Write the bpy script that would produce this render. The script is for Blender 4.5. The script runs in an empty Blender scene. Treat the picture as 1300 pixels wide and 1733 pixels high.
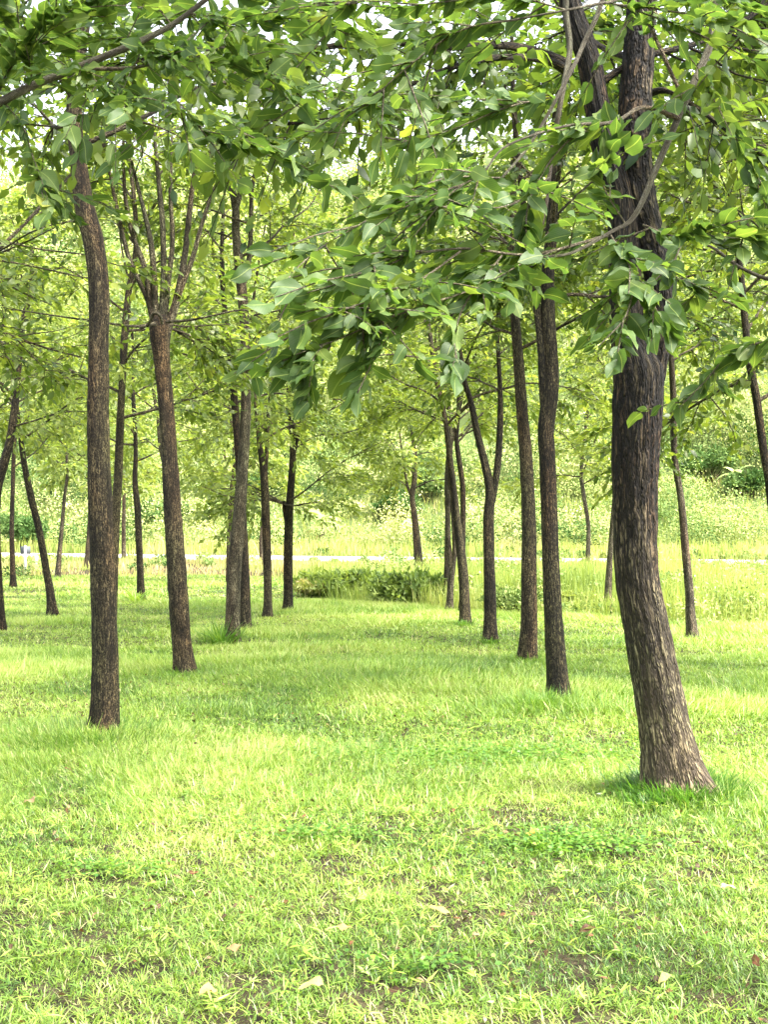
import bpy, math, random
import numpy as np
from mathutils import Vector

# ------------------------------------------------------------------ camera, sky, sun, exposure
sc = bpy.context.scene
COL = sc.collection
CAM_H = 1.55
F = 2200.0                      # focal length in pixels of the 1300 x 1733 photograph
HY = 880.0                      # row of the horizon
cam = bpy.data.objects.new("camera", bpy.data.cameras.new("camera"))
COL.objects.link(cam)
cam.data.sensor_fit = 'VERTICAL'
cam.data.sensor_height = 36.0
cam.data.lens = F / 1733.0 * 36.0
cam.data.clip_start = 0.05
cam.data.clip_end = 3000.0
cam.location = (0, 0, CAM_H)
cam.rotation_euler = (math.radians(90) + math.atan((HY - 866.5) / F), 0, 0)
sc.camera = cam

SUN_EL, SUN_AZ = math.radians(52), math.radians(112)    # azimuth clockwise from +Y
world = bpy.data.worlds.new("World"); sc.world = world; world.use_nodes = True
wn = world.node_tree
sky = wn.nodes.new('ShaderNodeTexSky'); sky.sky_type = 'NISHITA'; sky.sun_disc = False
sky.sun_elevation = SUN_EL; sky.sun_rotation = SUN_AZ
sky.air_density = 1.0; sky.dust_density = 5.0; sky.ozone_density = 0.6
bg = wn.nodes['Background']; bg.inputs[1].default_value = 0.15
hs = wn.nodes.new('ShaderNodeHueSaturation'); hs.inputs['Saturation'].default_value = .35   # thin white overcast
wn.links.new(sky.outputs[0], hs.inputs['Color']); wn.links.new(hs.outputs[0], bg.inputs[0])
sun = bpy.data.objects.new("sun", bpy.data.lights.new("sun", 'SUN')); COL.objects.link(sun)
sun.data.energy = 1.5; sun.data.angle = math.radians(24); sun.data.color = (1.0, 0.95, 0.84)
sv = Vector((math.sin(SUN_AZ) * math.cos(SUN_EL), math.cos(SUN_AZ) * math.cos(SUN_EL), math.sin(SUN_EL)))
sun.rotation_euler = sv.to_track_quat('Z', 'Y').to_euler()
sc.view_settings.view_transform = 'Standard'; sc.view_settings.look = 'None'
sc.view_settings.gamma = 1.0
sc.view_settings.exposure = 2.65
sc.render.engine = 'CYCLES'
sc.cycles.max_bounces = 7; sc.cycles.diffuse_bounces = 4; sc.cycles.transmission_bounces = 4
sc.cycles.glossy_bounces = 2; sc.cycles.caustics_reflective = False; sc.cycles.caustics_refractive = False

# ------------------------------------------------------------------ helpers
def at(px, py, D):
    """world point that the photograph shows at (px, py), D metres away"""
    return np.array([(px - 650.0) / F * D, D, CAM_H + (HY - py) / F * D])

def dist(py):
    return F * CAM_H / (py - HY)

def nrm(a):
    a = np.asarray(a, float)
    return a / np.maximum(np.linalg.norm(a, axis=-1, keepdims=True), 1e-9)

def hsh(ix, iy, seed):
    h = (ix.astype(np.int64) * 374761393 + iy.astype(np.int64) * 668265263 + seed * 144665) & 0x7fffffff
    h = ((h ^ (h >> 13)) * 1274126177) & 0x7fffffff
    return ((h ^ (h >> 16)) & 0xffff) / 65535.0

def vnoise(x, y, seed=0):
    x = np.asarray(x, float); y = np.asarray(y, float)
    ix = np.floor(x); iy = np.floor(y); fx = x - ix; fy = y - iy
    ix = ix.astype(np.int64); iy = iy.astype(np.int64)
    fx = fx * fx * (3 - 2 * fx); fy = fy * fy * (3 - 2 * fy)
    a = hsh(ix, iy, seed); b = hsh(ix + 1, iy, seed); c = hsh(ix, iy + 1, seed); d = hsh(ix + 1, iy + 1, seed)
    return (a * (1 - fx) + b * fx) * (1 - fy) + (c * (1 - fx) + d * fx) * fy

def fbm(x, y, seed=0, octv=4):
    s = 0; a = .5; t = 0
    for i in range(octv):
        s = s + a * vnoise(x * 2 ** i, y * 2 ** i, seed + i * 7); t += a; a *= .5
    return s / t

class MB:
    """collects vertices and faces; build() links them as ONE mesh object"""
    def __init__(self):
        self.v = []; self.f = []; self.n = 0; self.tint = []; self.vec = []; self.uv = []
    def add(self, v, faces, tint=None, vec=None, uv=None):
        v = np.asarray(v, float).reshape(-1, 3)
        for f in faces:
            f = np.asarray(f, np.int64)
            if f.size: self.f.append(f + self.n)
        self.v.append(v); self.n += len(v)
        self.tint.append(np.zeros(len(v)) if tint is None else np.broadcast_to(np.asarray(tint, float), (len(v),)))
        self.vec.append(v if vec is None else vec)
        self.uv.append(np.zeros((len(v), 2)) if uv is None else uv)
    def build(self, name, mat, parent=None, smooth=True, origin=None, uv=False):
        me = bpy.data.meshes.new(name)
        V = np.concatenate(self.v); o = np.zeros(3) if origin is None else np.asarray(origin, float)
        V = V - o
        me.vertices.add(len(V)); me.vertices.foreach_set('co', V.astype(np.float32).ravel())
        tot = np.concatenate([np.full(len(f), f.shape[1]) for f in self.f])
        idx = np.concatenate([f.ravel() for f in self.f])
        st = np.concatenate([[0], np.cumsum(tot)[:-1]])
        me.loops.add(len(idx)); me.loops.foreach_set('vertex_index', idx.astype(np.int32))
        me.polygons.add(len(tot)); me.polygons.foreach_set('loop_start', st.astype(np.int32))
        me.polygons.foreach_set('loop_total', tot.astype(np.int32))
        if smooth: me.polygons.foreach_set('use_smooth', np.ones(len(tot), bool))
        a = me.attributes.new('tint', 'FLOAT', 'POINT'); a.data.foreach_set('value', np.concatenate(self.tint).astype(np.float32))
        a = me.attributes.new('barkco', 'FLOAT_VECTOR', 'POINT'); a.data.foreach_set('vector', np.concatenate(self.vec).astype(np.float32).ravel())
        if uv:
            a = me.attributes.new('leafuv', 'FLOAT2', 'POINT'); a.data.foreach_set('vector', np.concatenate(self.uv).astype(np.float32).ravel())
        me.materials.append(mat); me.update(calc_edges=True)
        ob = bpy.data.objects.new(name, me); COL.objects.link(ob)
        if parent is not None:
            ob.parent = parent
            ob.location = o - np.array(parent.location)
        else:
            ob.location = o
        return ob

def thing(name, loc, label, cat, group=None):
    o = bpy.data.objects.new(name, None); COL.objects.link(o); o.location = loc
    o.empty_display_size = 0.2
    o['label'] = label; o['category'] = cat
    if group: o['group'] = group
    return o

def smooth_line(P, R, n):
    """Catmull-Rom through P (k,3) with radii R, n samples"""
    P = np.asarray(P, float); R = np.asarray(R, float)
    Q = np.vstack([2 * P[0] - P[1], P, 2 * P[-1] - P[-2]])
    d = np.concatenate([[0], np.cumsum(np.linalg.norm(np.diff(P, axis=0), axis=1))])
    s = np.linspace(0, d[-1], n)
    i = np.clip(np.searchsorted(d, s, side='right') - 1, 0, len(P) - 2)
    t = ((s - d[i]) / np.maximum(d[i + 1] - d[i], 1e-9))[:, None]
    a, b, c, e = Q[i], Q[i + 1], Q[i + 2], Q[i + 3]
    X = .5 * ((2 * b) + (-a + c) * t + (2 * a - 5 * b + 4 * c - e) * t ** 2 + (-a + 3 * b - 3 * c + e) * t ** 3)
    r = np.interp(s, d, R)
    return X, r, s

def tube(mb, P, R, k=6, amp=0.0, freq=6.0, seed=0, tint=0., flare=None):
    P = np.asarray(P, float); R = np.asarray(R, float); n = len(P)
    T = nrm(np.gradient(P, axis=0))
    ref = np.array([0., 1., 0.]) if abs(T[0][1]) < .8 else np.array([1., 0., 0.])
    A = nrm(np.cross(T, ref)); B = np.cross(T, A)
    ang = np.linspace(0, 2 * np.pi, k, endpoint=False)
    s = np.concatenate([[0], np.cumsum(np.linalg.norm(np.diff(P, axis=0), axis=1))])
    Rr = R[:, None] * np.ones((1, k))
    if amp > 0:
        # long vertical plates and furrows; wraps round the trunk
        u = np.cos(ang)[None, :] * 2.2; w = np.sin(ang)[None, :] * 2.2
        big = vnoise(u * 1.0 + s[:, None] * .9 + 7, w * 1.0 + s[:, None] * .7, seed) - .5
        furrow = np.abs(vnoise(ang[None, :] * k / (2 * np.pi) * .33 + vnoise(s[:, None] * 3, ang[None, :] * 3, seed + 4) * 2.5 , s[:, None] * freq, seed + 9) - .5) * 2
        fine = vnoise(ang[None, :] * k * .16 + 3, s[:, None] * freq * 3, seed + 5) - .5
        Rr = Rr * (1 + big * min(.10, amp * 1.6)) + (furrow - .5) * amp * R.mean() * .9 + fine * amp * R.mean() * .35
    if flare is not None:
        Rr = Rr + flare(s, ang)
    V = P[:, None, :] + A[:, None, :] * (np.cos(ang)[None, :, None] * Rr[..., None]) + B[:, None, :] * (np.sin(ang)[None, :, None] * Rr[..., None])
    i = np.arange(n - 1)[:, None] * k; j = np.arange(k)[None, :]; j2 = (j + 1) % k
    f = np.stack([i + j, i + j2, i + k + j2, i + k + j], -1).reshape(-1, 4)
    rm = R[0]
    vec = np.stack([np.cos(ang)[None, :] * rm + 0 * Rr, np.sin(ang)[None, :] * rm + 0 * Rr, s[:, None] + 0 * Rr], -1).reshape(-1, 3) + np.array([seed * 1.7 % 13, 0, seed * .9 % 11])
    mb.add(V.reshape(-1, 3), [f, (np.arange(k) + (n - 1) * k)[None, :]], tint, vec)

# leaf templates: side (-.5 .. .5), along (0 .. 1), out of the leaf's plane
def tmpl_near():
    rows = [(-.20, .025), (0, .03), (.07, .45), (.20, .85), (.36, 1.), (.54, .97), (.71, .78), (.84, .50), (.93, .22), (1.0, .0)]
    cols = [-1, -.5, 0, .5, 1]; V = []
    for v, w in rows:
        for c in cols: V.append((c * w * .5, v, abs(c) * .09 * min(1, w * 2)))
    Fq = [[r * 5 + c, r * 5 + c + 1, (r + 1) * 5 + c + 1, (r + 1) * 5 + c] for r in range(len(rows) - 1) for c in range(4)]
    return np.array(V), [np.array(Fq)]
T0 = tmpl_near()
T1 = (np.array([(0, 0, 0), (-.5, .36, .07), (.5, .36, .07), (0, .38, 0), (-.36, .72, .05), (.36, .72, .05), (0, .74, -.02), (0, 1, -.06)], float),
      [np.array([(0, 3, 1), (0, 2, 3), (4, 6, 7), (6, 5, 7)]), np.array([(1, 3, 6, 4), (3, 2, 5, 6)])])
T2 = (np.array([(0, 0, 0), (-.5, .45, .08), (0, 1, 0), (.5, .45, .08)], float), [np.array([(0, 3, 2), (0, 2, 1)])])

def leaves(mb, P, Dr, N, L, W, T, tint, rng, curl=.15, wave=0.):
    tv, tf = T; n = len(P); k = len(tv)
    if n == 0: return
    Dr = nrm(Dr); S = nrm(np.cross(Dr, N)); N = np.cross(S, Dr)
    L = np.broadcast_to(L, (n,)); W = np.broadcast_to(W, (n,))
    u = tv[None, :, 0]; v = tv[None, :, 1]; w = tv[None, :, 2]
    c = (rng.normal(0, 1, (n, 1)) * .5 + .8) * curl
    off = w * W[:, None] * (1 + rng.normal(0, .6, (n, 1))) - c * np.clip(v, 0, 1) ** 2 * L[:, None]
    side = u * W[:, None]
    if wave:
        ph = rng.uniform(0, 6.28, (n, 1)); ph2 = rng.uniform(0, 6.28, (n, 1))
        off = off + wave * W[:, None] * np.abs(u) * 2 * np.sin(v * 8 + ph + np.sign(u) * 1.3)
        side = side + wave * L[:, None] * .5 * np.sin(v * 3.2 + ph2) * (v > 0)
    X = P[:, None, :] + S[:, None, :] * side[..., None] + Dr[:, None, :] * (v * L[:, None])[..., None] + N[:, None, :] * off[..., None]
    base = (np.arange(n) * k)[:, None, None]
    faces = [(f[None] + base).reshape(-1, f.shape[1]) for f in tf]
    ti = np.repeat(np.broadcast_to(tint, (n,)), k)
    uv = np.tile(tv[:, :2], (n, 1))
    mb.add(X.reshape(-1, 3), faces, ti, None, uv)

def twig_leaves(mb, S, E, per, L, T, tint, rng, wratio=.5, curl=.2, droop=.35, wave=0., sag=.1, flat=.8, tipleaf=True):
    """alternate leaves along straight-ish twigs S->E (n,3)"""
    S = np.asarray(S, float); E = np.asarray(E, float); n = len(S)
    if n == 0: return
    idx = np.repeat(np.arange(n), per); j = np.tile(np.arange(per), n)
    t = (j + .6 + rng.uniform(-.2, .2, len(j))) / per
    ax = nrm(E - S)[idx]; ln = np.linalg.norm(E - S, axis=1)[idx]
    P = S[idx] + ax * (ln * t)[:, None]; P[:, 2] -= sag * ln * t ** 2
    sd = np.cross(ax, np.array([0, 0, 1.])) + rng.normal(0, .25, ax.shape); sd = nrm(sd) * np.where(j % 2 == 0, 1, -1)[:, None]
    d = ax * (.55 + .5 * t[:, None]) + sd * (.9 - .5 * t[:, None]) + rng.normal(0, .22, ax.shape); d[:, 2] -= droop * rng.uniform(.2, 1.8, len(j))
    N = np.array([0, 0, 1.]) + rng.normal(0, flat, ax.shape)
    l = L * rng.uniform(.5, 1.2, len(j)); ti = np.clip(tint + rng.normal(0, .16, len(j)), 0, 1)
    leaves(mb, P, d, N, l, l * wratio * rng.uniform(.85, 1.15, len(j)), T, ti, rng, curl, wave)

# ------------------------------------------------------------------ materials
def newmat(name):
    m = bpy.data.materials.new(name); m.use_nodes = True
    nt = m.node_tree; nt.nodes.clear()
    return m, nt, nt.nodes.new, nt.links.new

def ramp(nt, stops):
    r = nt.nodes.new('ShaderNodeValToRGB'); e = r.color_ramp.elements
    while len(e) > 1: e.remove(e[0])
    e[0].position = stops[0][0]; e[0].color = (*stops[0][1], 1)
    for p, c in stops[1:]:
        x = e.new(p); x.color = (*c, 1)
    return r

def leaf_mat(name, stops, trans=.4, rough=.5, spec=.4, veins=False, tcol=1.6):
    m, nt, N, K = newmat(name)
    a = N('ShaderNodeAttribute'); a.attribute_name = 'tint'
    r = ramp(nt, stops); K(a.outputs['Fac'], r.inputs[0]); colr = r.outputs[0]
    p = N('ShaderNodeBsdfPrincipled'); p.inputs['Roughness'].default_value = rough
    p.inputs['Specular IOR Level'].default_value = spec
    if veins:
        uv = N('ShaderNodeAttribute'); uv.attribute_name = 'leafuv'
        sx = N('ShaderNodeSeparateXYZ'); K(uv.outputs['Vector'], sx.inputs[0])
        ab = N('ShaderNodeMath'); ab.operation = 'ABSOLUTE'; K(sx.outputs[0], ab.inputs[0])
        mr = N('ShaderNodeMapRange'); mr.inputs[1].default_value = .012; mr.inputs[2].default_value = .035
        mr.inputs[3].default_value = .55; mr.inputs[4].default_value = 0; K(ab.outputs[0], mr.inputs[0])
        m1 = N('ShaderNodeMath'); m1.operation = 'MULTIPLY_ADD'; K(ab.outputs[0], m1.inputs[0]); m1.inputs[1].default_value = -.75; K(sx.outputs[1], m1.inputs[2])
        m2 = N('ShaderNodeMath'); m2.operation = 'MULTIPLY'; K(m1.outputs[0], m2.inputs[0]); m2.inputs[1].default_value = 11
        m3 = N('ShaderNodeMath'); m3.operation = 'PINGPONG'; K(m2.outputs[0], m3.inputs[0]); m3.inputs[1].default_value = .5
        mr2 = N('ShaderNodeMapRange'); mr2.inputs[1].default_value = .0; mr2.inputs[2].default_value = .1
        mr2.inputs[3].default_value = .13; mr2.inputs[4].default_value = 0; K(m3.outputs[0], mr2.inputs[0])
        mx = N('ShaderNodeMath'); mx.operation = 'MAXIMUM'; K(mr.outputs[0], mx.inputs[0]); K(mr2.outputs[0], mx.inputs[1])
        mix = N('ShaderNodeMixRGB'); K(mx.outputs[0], mix.inputs[0]); K(colr, mix.inputs[1]); mix.inputs[2].default_value = (.30, .36, .10, 1)
        colr = mix.outputs[0]
        bp = N('ShaderNodeBump'); bp.inputs['Strength'].default_value = .35; bp.inputs['Distance'].default_value = .002
        K(mx.outputs[0], bp.inputs['Height']); K(bp.outputs[0], p.inputs['Normal'])
    K(colr, p.inputs['Base Color'])
    t = N('ShaderNodeBsdfTranslucent'); g = N('ShaderNodeMixRGB'); g.blend_type = 'MULTIPLY'; g.inputs[0].default_value = 1
    K(colr, g.inputs[1]); g.inputs[2].default_value = (tcol * 1.15, tcol * 1.15, tcol * .55, 1); K(g.outputs[0], t.inputs[0])
    ms = N('ShaderNodeMixShader'); ms.inputs[0].default_value = trans
    K(p.outputs[0], ms.inputs[1]); K(t.outputs[0], ms.inputs[2])
    o = N('ShaderNodeOutputMaterial'); K(ms.outputs[0], o.inputs[0])
    return m

def bark_mat(name, dark, mid, light, scale=1.0, pale=.5, foot=False):
    m, nt, N, K = newmat(name)
    a = N('ShaderNodeAttribute'); a.attribute_name = 'barkco'
    def mapped(zs):
        mp = N('ShaderNodeMapping'); mp.inputs['Scale'].default_value = (1, 1, zs); K(a.outputs['Vector'], mp.inputs[0]); return mp.outputs[0]
    def noise(vec, sc_, det, ro, dist=0.):
        n = N('ShaderNodeTexNoise'); n.inputs['Scale'].default_value = sc_; n.inputs['Detail'].default_value = det; n.inputs['Roughness'].default_value = ro
        n.inputs['Distortion'].default_value = dist; K(vec, n.inputs[0]); return n
    n1 = noise(mapped(.13), 75 * scale, 7, .72, .6)                       # vertical fibres
    nb = noise(mapped(.55), 42 * scale, 5, .7, 1.2)                       # breaks the fibres into flakes
    nw = noise(mapped(.3), 26 * scale, 3, .6)
    ad = N('ShaderNodeMixRGB'); ad.blend_type = 'ADD'; ad.inputs[0].default_value = .10; K(mapped(.14), ad.inputs[1]); K(nw.outputs['Color'], ad.inputs[2])
    vo = N('ShaderNodeTexVoronoi'); vo.feature = 'DISTANCE_TO_EDGE'; vo.inputs['Scale'].default_value = 48 * scale; K(ad.outputs[0], vo.inputs['Vector'])
    vr = ramp(nt, [(0.02, (0, 0, 0)), (.20, (1, 1, 1))]); K(vo.outputs['Distance'], vr.inputs[0])
    mn = N('ShaderNodeMixRGB'); mn.inputs[0].default_value = .42; K(n1.outputs[0], mn.inputs[1]); K(nb.outputs[0], mn.inputs[2])
    rr = ramp(nt, [(.42, dark), (.49, mid), (.54, light), (.61, tuple(min(.5, c * 1.7) for c in light))]); K(mn.outputs[0], rr.inputs[0])
    n2 = noise(mapped(.4), 6.5, 5, .62)
    blot = ramp(nt, [(.38, (.3, .28, .26)), (.50, (.95, .94, .92)), (.62, (1.2 + pale, 1.18 + pale, 1.12 + pale))]); K(n2.outputs[0], blot.inputs[0])
    mu = N('ShaderNodeMixRGB'); mu.blend_type = 'MULTIPLY'; mu.inputs[0].default_value = .9; K(rr.outputs[0], mu.inputs[1]); K(blot.outputs[0], mu.inputs[2])
    n3 = noise(mapped(.25), 3.2, 3, .5)                                   # rusty and greenish grey zones
    zr = ramp(nt, [(.36, (1.08, .90, .76)), (.48, (.98, 1, .90)), (.66, (.86, 1.0, .82))]); K(n3.outputs[0], zr.inputs[0])
    mz = N('ShaderNodeMixRGB'); mz.blend_type = 'MULTIPLY'; mz.inputs[0].default_value = 1; K(mu.outputs[0], mz.inputs[1]); K(zr.outputs[0], mz.inputs[2])
    mv = N('ShaderNodeMixRGB'); K(vr.outputs[0], mv.inputs[0]); mv.inputs[1].default_value = (*[c * .6 for c in dark], 1); K(mz.outputs[0], mv.inputs[2])
    out = mv.outputs[0]
    if foot:      # bark colour graded by height: lighter at the foot, darker higher up
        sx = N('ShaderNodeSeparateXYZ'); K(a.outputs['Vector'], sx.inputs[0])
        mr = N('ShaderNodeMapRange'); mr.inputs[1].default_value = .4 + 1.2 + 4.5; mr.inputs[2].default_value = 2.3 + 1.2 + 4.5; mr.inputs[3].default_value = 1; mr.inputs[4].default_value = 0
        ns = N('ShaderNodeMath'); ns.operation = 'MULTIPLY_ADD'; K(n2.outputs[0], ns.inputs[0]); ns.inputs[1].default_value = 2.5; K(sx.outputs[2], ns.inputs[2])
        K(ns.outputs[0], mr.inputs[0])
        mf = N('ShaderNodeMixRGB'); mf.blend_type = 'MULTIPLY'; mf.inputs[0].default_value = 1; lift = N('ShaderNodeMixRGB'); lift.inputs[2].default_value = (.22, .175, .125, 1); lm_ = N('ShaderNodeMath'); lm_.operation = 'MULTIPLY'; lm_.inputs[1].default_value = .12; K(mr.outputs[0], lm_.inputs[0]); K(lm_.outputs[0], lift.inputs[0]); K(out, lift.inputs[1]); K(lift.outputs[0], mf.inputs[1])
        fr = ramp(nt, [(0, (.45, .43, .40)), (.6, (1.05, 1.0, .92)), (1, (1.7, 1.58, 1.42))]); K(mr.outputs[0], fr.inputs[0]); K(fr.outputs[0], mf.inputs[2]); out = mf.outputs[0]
    p = N('ShaderNodeBsdfPrincipled'); p.inputs['Roughness'].default_value = .8; p.inputs['Specular IOR Level'].default_value = .3
    K(out, p.inputs['Base Color'])
    mh = N('ShaderNodeMath'); mh.operation = 'MULTIPLY'; K(mn.outputs[0], mh.inputs[0]); K(vr.outputs[0], mh.inputs[1])
    b = N('ShaderNodeBump'); b.inputs['Strength'].default_value = 1.0; b.inputs['Distance'].default_value = .03
    K(mh.outputs[0], b.inputs['Height']); K(b.outputs[0], p.inputs['Normal'])
    o = N('ShaderNodeOutputMaterial'); K(p.outputs[0], o.inputs[0])
    return m

def ground_mat(name, cols, scale=3.0, bump=.02):
    m, nt, N, K = newmat(name)
    tc = N('ShaderNodeTexCoord')
    n1 = N('ShaderNodeTexNoise'); n1.inputs['Scale'].default_value = scale; n1.inputs['Detail'].default_value = 9; n1.inputs['Roughness'].default_value = .68
    K(tc.outputs['Object'], n1.inputs[0])
    r = ramp(nt, cols); K(n1.outputs[0], r.inputs[0])
    p = N('ShaderNodeBsdfPrincipled'); p.inputs['Roughness'].default_value = .9; p.inputs['Specular IOR Level'].default_value = .15
    K(r.outputs[0], p.inputs['Base Color'])
    n2 = N('ShaderNodeTexNoise'); n2.inputs['Scale'].default_value = 60; n2.inputs['Detail'].default_value = 4; K(tc.outputs['Object'], n2.inputs[0])
    b = N('ShaderNodeBump'); b.inputs['Distance'].default_value = bump; K(n2.outputs[0], b.inputs['Height']); K(b.outputs[0], p.inputs['Normal'])
    o = N('ShaderNodeOutputMaterial'); K(p.outputs[0], o.inputs[0])
    return m

M_near = leaf_mat('near_leaf', [(0, (.028, .058, .014)), (.45, (.064, .118, .030)), (.78, (.135, .190, .040)), (1, (.31, .31, .06))], .44, .48, .3, True)
M_crown = leaf_mat('crown_leaf', [(0, (.022, .05, .018)), (.45, (.095, .145, .028)), (.8, (.205, .25, .05)), (1, (.34, .35, .08))], .5, .4, .45)
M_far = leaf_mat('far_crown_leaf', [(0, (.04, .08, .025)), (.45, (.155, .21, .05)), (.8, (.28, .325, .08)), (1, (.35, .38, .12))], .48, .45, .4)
M_hill = leaf_mat('hill_leaf', [(0, (.04, .09, .022)), (.22, (.10, .17, .05)), (.45, (.22, .31, .10)), (.8, (.38, .43, .15)), (1, (.48, .49, .22))], .12, .75, .04)
M_grass = leaf_mat('grass_blade', [(0, (.055, .125, .022)), (.4, (.165, .28, .040)), (.75, (.295, .405, .062)), (.9, (.38, .43, .15)), (1, (.50, .43, .25))], .24, .4, .45)
M_tuft = leaf_mat('tuft_blade', [(0, (.05, .13, .025)), (.5, (.11, .23, .035)), (1, (.24, .34, .06))], .35, .45, .35)
M_rough = leaf_mat('tall_grass_blade', [(0, (.08, .13, .035)), (.35, (.20, .27, .065)), (.7, (.34, .38, .12)), (.88, (.45, .43, .20)), (1, (.42, .29, .19))], .35, .55, .25)
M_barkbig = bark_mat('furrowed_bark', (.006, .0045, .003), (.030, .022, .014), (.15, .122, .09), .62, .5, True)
M_bark = bark_mat('brown_bark', (.010, .007, .004), (.088, .064, .034), (.205, .158, .092), 1.25, .3)
M_barkdark = bark_mat('dark_bark', (.007, .005, .0035), (.038, .027, .013), (.15, .115, .067), 1.15, .2)
M_barkpale = bark_mat('pale_bark', (.05, .038, .026), (.16, .125, .085), (.32, .27, .20), 1.2, .2)
M_limb = bark_mat('limb_bark', (.035, .027, .018), (.16, .13, .085), (.32, .27, .19), 1.3, .2)
M_twig = bark_mat('pale_twig_bark', (.18, .145, .10), (.38, .33, .24), (.50, .45, .35), 1.8, .1)
M_ground = ground_mat('soil_and_turf', [(.35, (.012, .010, .006)), (.48, (.035, .028, .015)), (.58, (.07, .058, .03)), (.7, (.06, .085, .025))], 7.)
M_hillground = ground_mat('hill_turf', [(.3, (.07, .11, .035)), (.5, (.14, .19, .06)), (.7, (.24, .28, .09))], .6, .1)
M_road = ground_mat('pale_concrete', [(.3, (.42, .41, .39)), (.7, (.55, .54, .52))], 4.0, .004)
def plain(name, c, rough=.5):
    return ground_mat(name, [(.35, tuple(x * .82 for x in c)), (.65, c)], 12.0, .001)
M_white = plain('white_paint', (.8, .8, .78)); M_grey = plain('grey_metal', (.16, .18, .19))
M_fallen = leaf_mat('fallen_leaf', [(0, (.05, .025, .015)), (.3, (.15, .055, .025)), (.55, (.30, .20, .11)), (.75, (.50, .28, .03)), (.9, (.40, .34, .09)), (1, (.30, .38, .17))], .2, .6, .3, True, 1.1)

# ------------------------------------------------------------------ ground, road, hill
def hill_h(x, y):
    d = y - (66 - .10 * x)
    r = np.clip(d, 0, None)
    h = .56 * r - .56 * 8 * (1 - np.exp(-r / 10.))
    top = 55 + 9 * (fbm(x / 55 + 3, y * 0 + 1.5, 5, 3) - .5) * 2
    h = top * (1 - np.exp(-h / top * 1.25)) * 1.08
    return h + (fbm(x / 14, y / 14, 3, 3) - .5) * 5 * np.clip(r / 15, 0, 1)

def ground_h(x, y):
    h = (fbm(x / 2.2, y / 2.2, 21, 3) - .5) * .07 * np.clip((y - 2) / 6, 0, 1)
    # ditch behind the lawn
    e = lawn_edge(x)
    h = h - .25 * np.exp(-((y - e - 2.0) / 1.3) ** 2)
    return h

def lawn_edge(x):
    """distance at which the mown lawn ends"""
    e = 26.0 - 1.0 * (x + 1.8)
    e = np.where(x < -1.6, 27 + (-1.6 - x) * 6.0, e)
    return np.clip(e, 19.5, 36) + (vnoise(x * 1.3, x * 0, 8) - .5) * 1.2

def sheet(xs, ys, hf, z=0.):
    X, Y = np.meshgrid(xs, ys); Z = hf(X, Y) + z
    n, m_ = X.shape
    V = np.stack([X, Y, Z], -1).reshape(-1, 3)
    i = np.arange(n - 1)[:, None] * m_ + np.arange(m_ - 1)[None, :]
    f = np.stack([i, i + 1, i + m_ + 1, i + m_], -1).reshape(-1, 4)
    return V, f

mb = MB()
xs = np.concatenate([[-900, -400, -150, -60], np.arange(-30, 30.1, .4), [60, 150, 400, 900]])
ys = np.concatenate([[-200, -60, -20, -6], np.arange(-2, 44, .4), [50, 60, 80, 200, 600, 1500]])
V, f = sheet(xs, ys, lambda x, y: ground_h(x, y) * (np.abs(x) < 45) * (y < 46) * (y > -3))
mb.add(V, [f]); o = mb.build('ground', M_ground); o['kind'] = 'structure'
mb = MB()
xs = np.concatenate([[-300, -200, -140], np.arange(-100, 101, 2.), [140, 200, 300]]); ys = np.concatenate([np.arange(50, 200, 2.), [220, 260, 320]])
V, f = sheet(xs, ys, lambda x, y: hill_h(x, y) * 1.0 - .06 * (y < (66 - .1 * x)))
mb.add(V, [f]); o = mb.build('hill', M_hillground); o['kind'] = 'structure'
# road: passes behind the grove, farther off to the left
def road_y(x): return 50.5 - .30 * x + .004 * x * x * (x < 0)
mb = MB()
rx = np.arange(-90, 60.1, 1.5); ra = np.stack([rx, road_y(rx) - 2.6, 0 * rx + .05], 1); rb = np.stack([rx, road_y(rx) + 2.6, 0 * rx + .05], 1)
rc = ra - np.array([0, .05, .16]); rd = rb + np.array([0, .05, -.16])
V = np.concatenate([rc, ra, rb, rd]); n = len(rx); i = np.arange(n - 1)
f = np.concatenate([np.stack([i + k * n, i + 1 + k * n, i + 1 + (k + 1) * n, i + (k + 1) * n], 1) for k in range(3)])
mb.add(V, [f]); o = mb.build('road', M_road, smooth=False); o['kind'] = 'structure'

# ------------------------------------------------------------------ grass of the lawn
rng = np.random.default_rng(11)
B3 = (np.array([(-.5, 0, 0), (.5, 0, 0), (-.42, .5, 0), (.42, .5, 0), (0, 1, 0)], float), [np.array([(0, 1, 3, 2)]), np.array([(2, 3, 4)])])
B1 = (np.array([(-.5, 0, 0), (.5, 0, 0), (0, 1, 0)], float), [np.array([(0, 1, 2)])])

def long_patch(x, y):
    """0..1: where the lawn grows long and silky"""
    p = fbm(x / 2.6 + 4, y / 1.5, 41, 3)
    p = np.clip((p - .47) * 5, 0, 1) * np.clip((y - 5.6) / 2, 0, 1)
    for (cx, cy, rx_, ry_, a) in ((-2.3, 9.2, 1.5, .55, 1.), (.3, 13.0, 1.6, 1.6, .9), (1.3, 10.9, .9, .5, 1.), (-.6, 8.4, 1.5, .7, .8), (1.9, 7.0, .7, .35, .8)):
        p = np.maximum(p, a * np.exp(-((x - cx) / rx_) ** 2 - ((y - cy) / ry_) ** 2))
    return p

def bare_patch(x, y):
    return np.clip((fbm(x / .22, y / .28, 77, 4) - .57) * 9, 0, 1) * np.clip((10.5 - y) / 3, 0, 1) * .55

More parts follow.
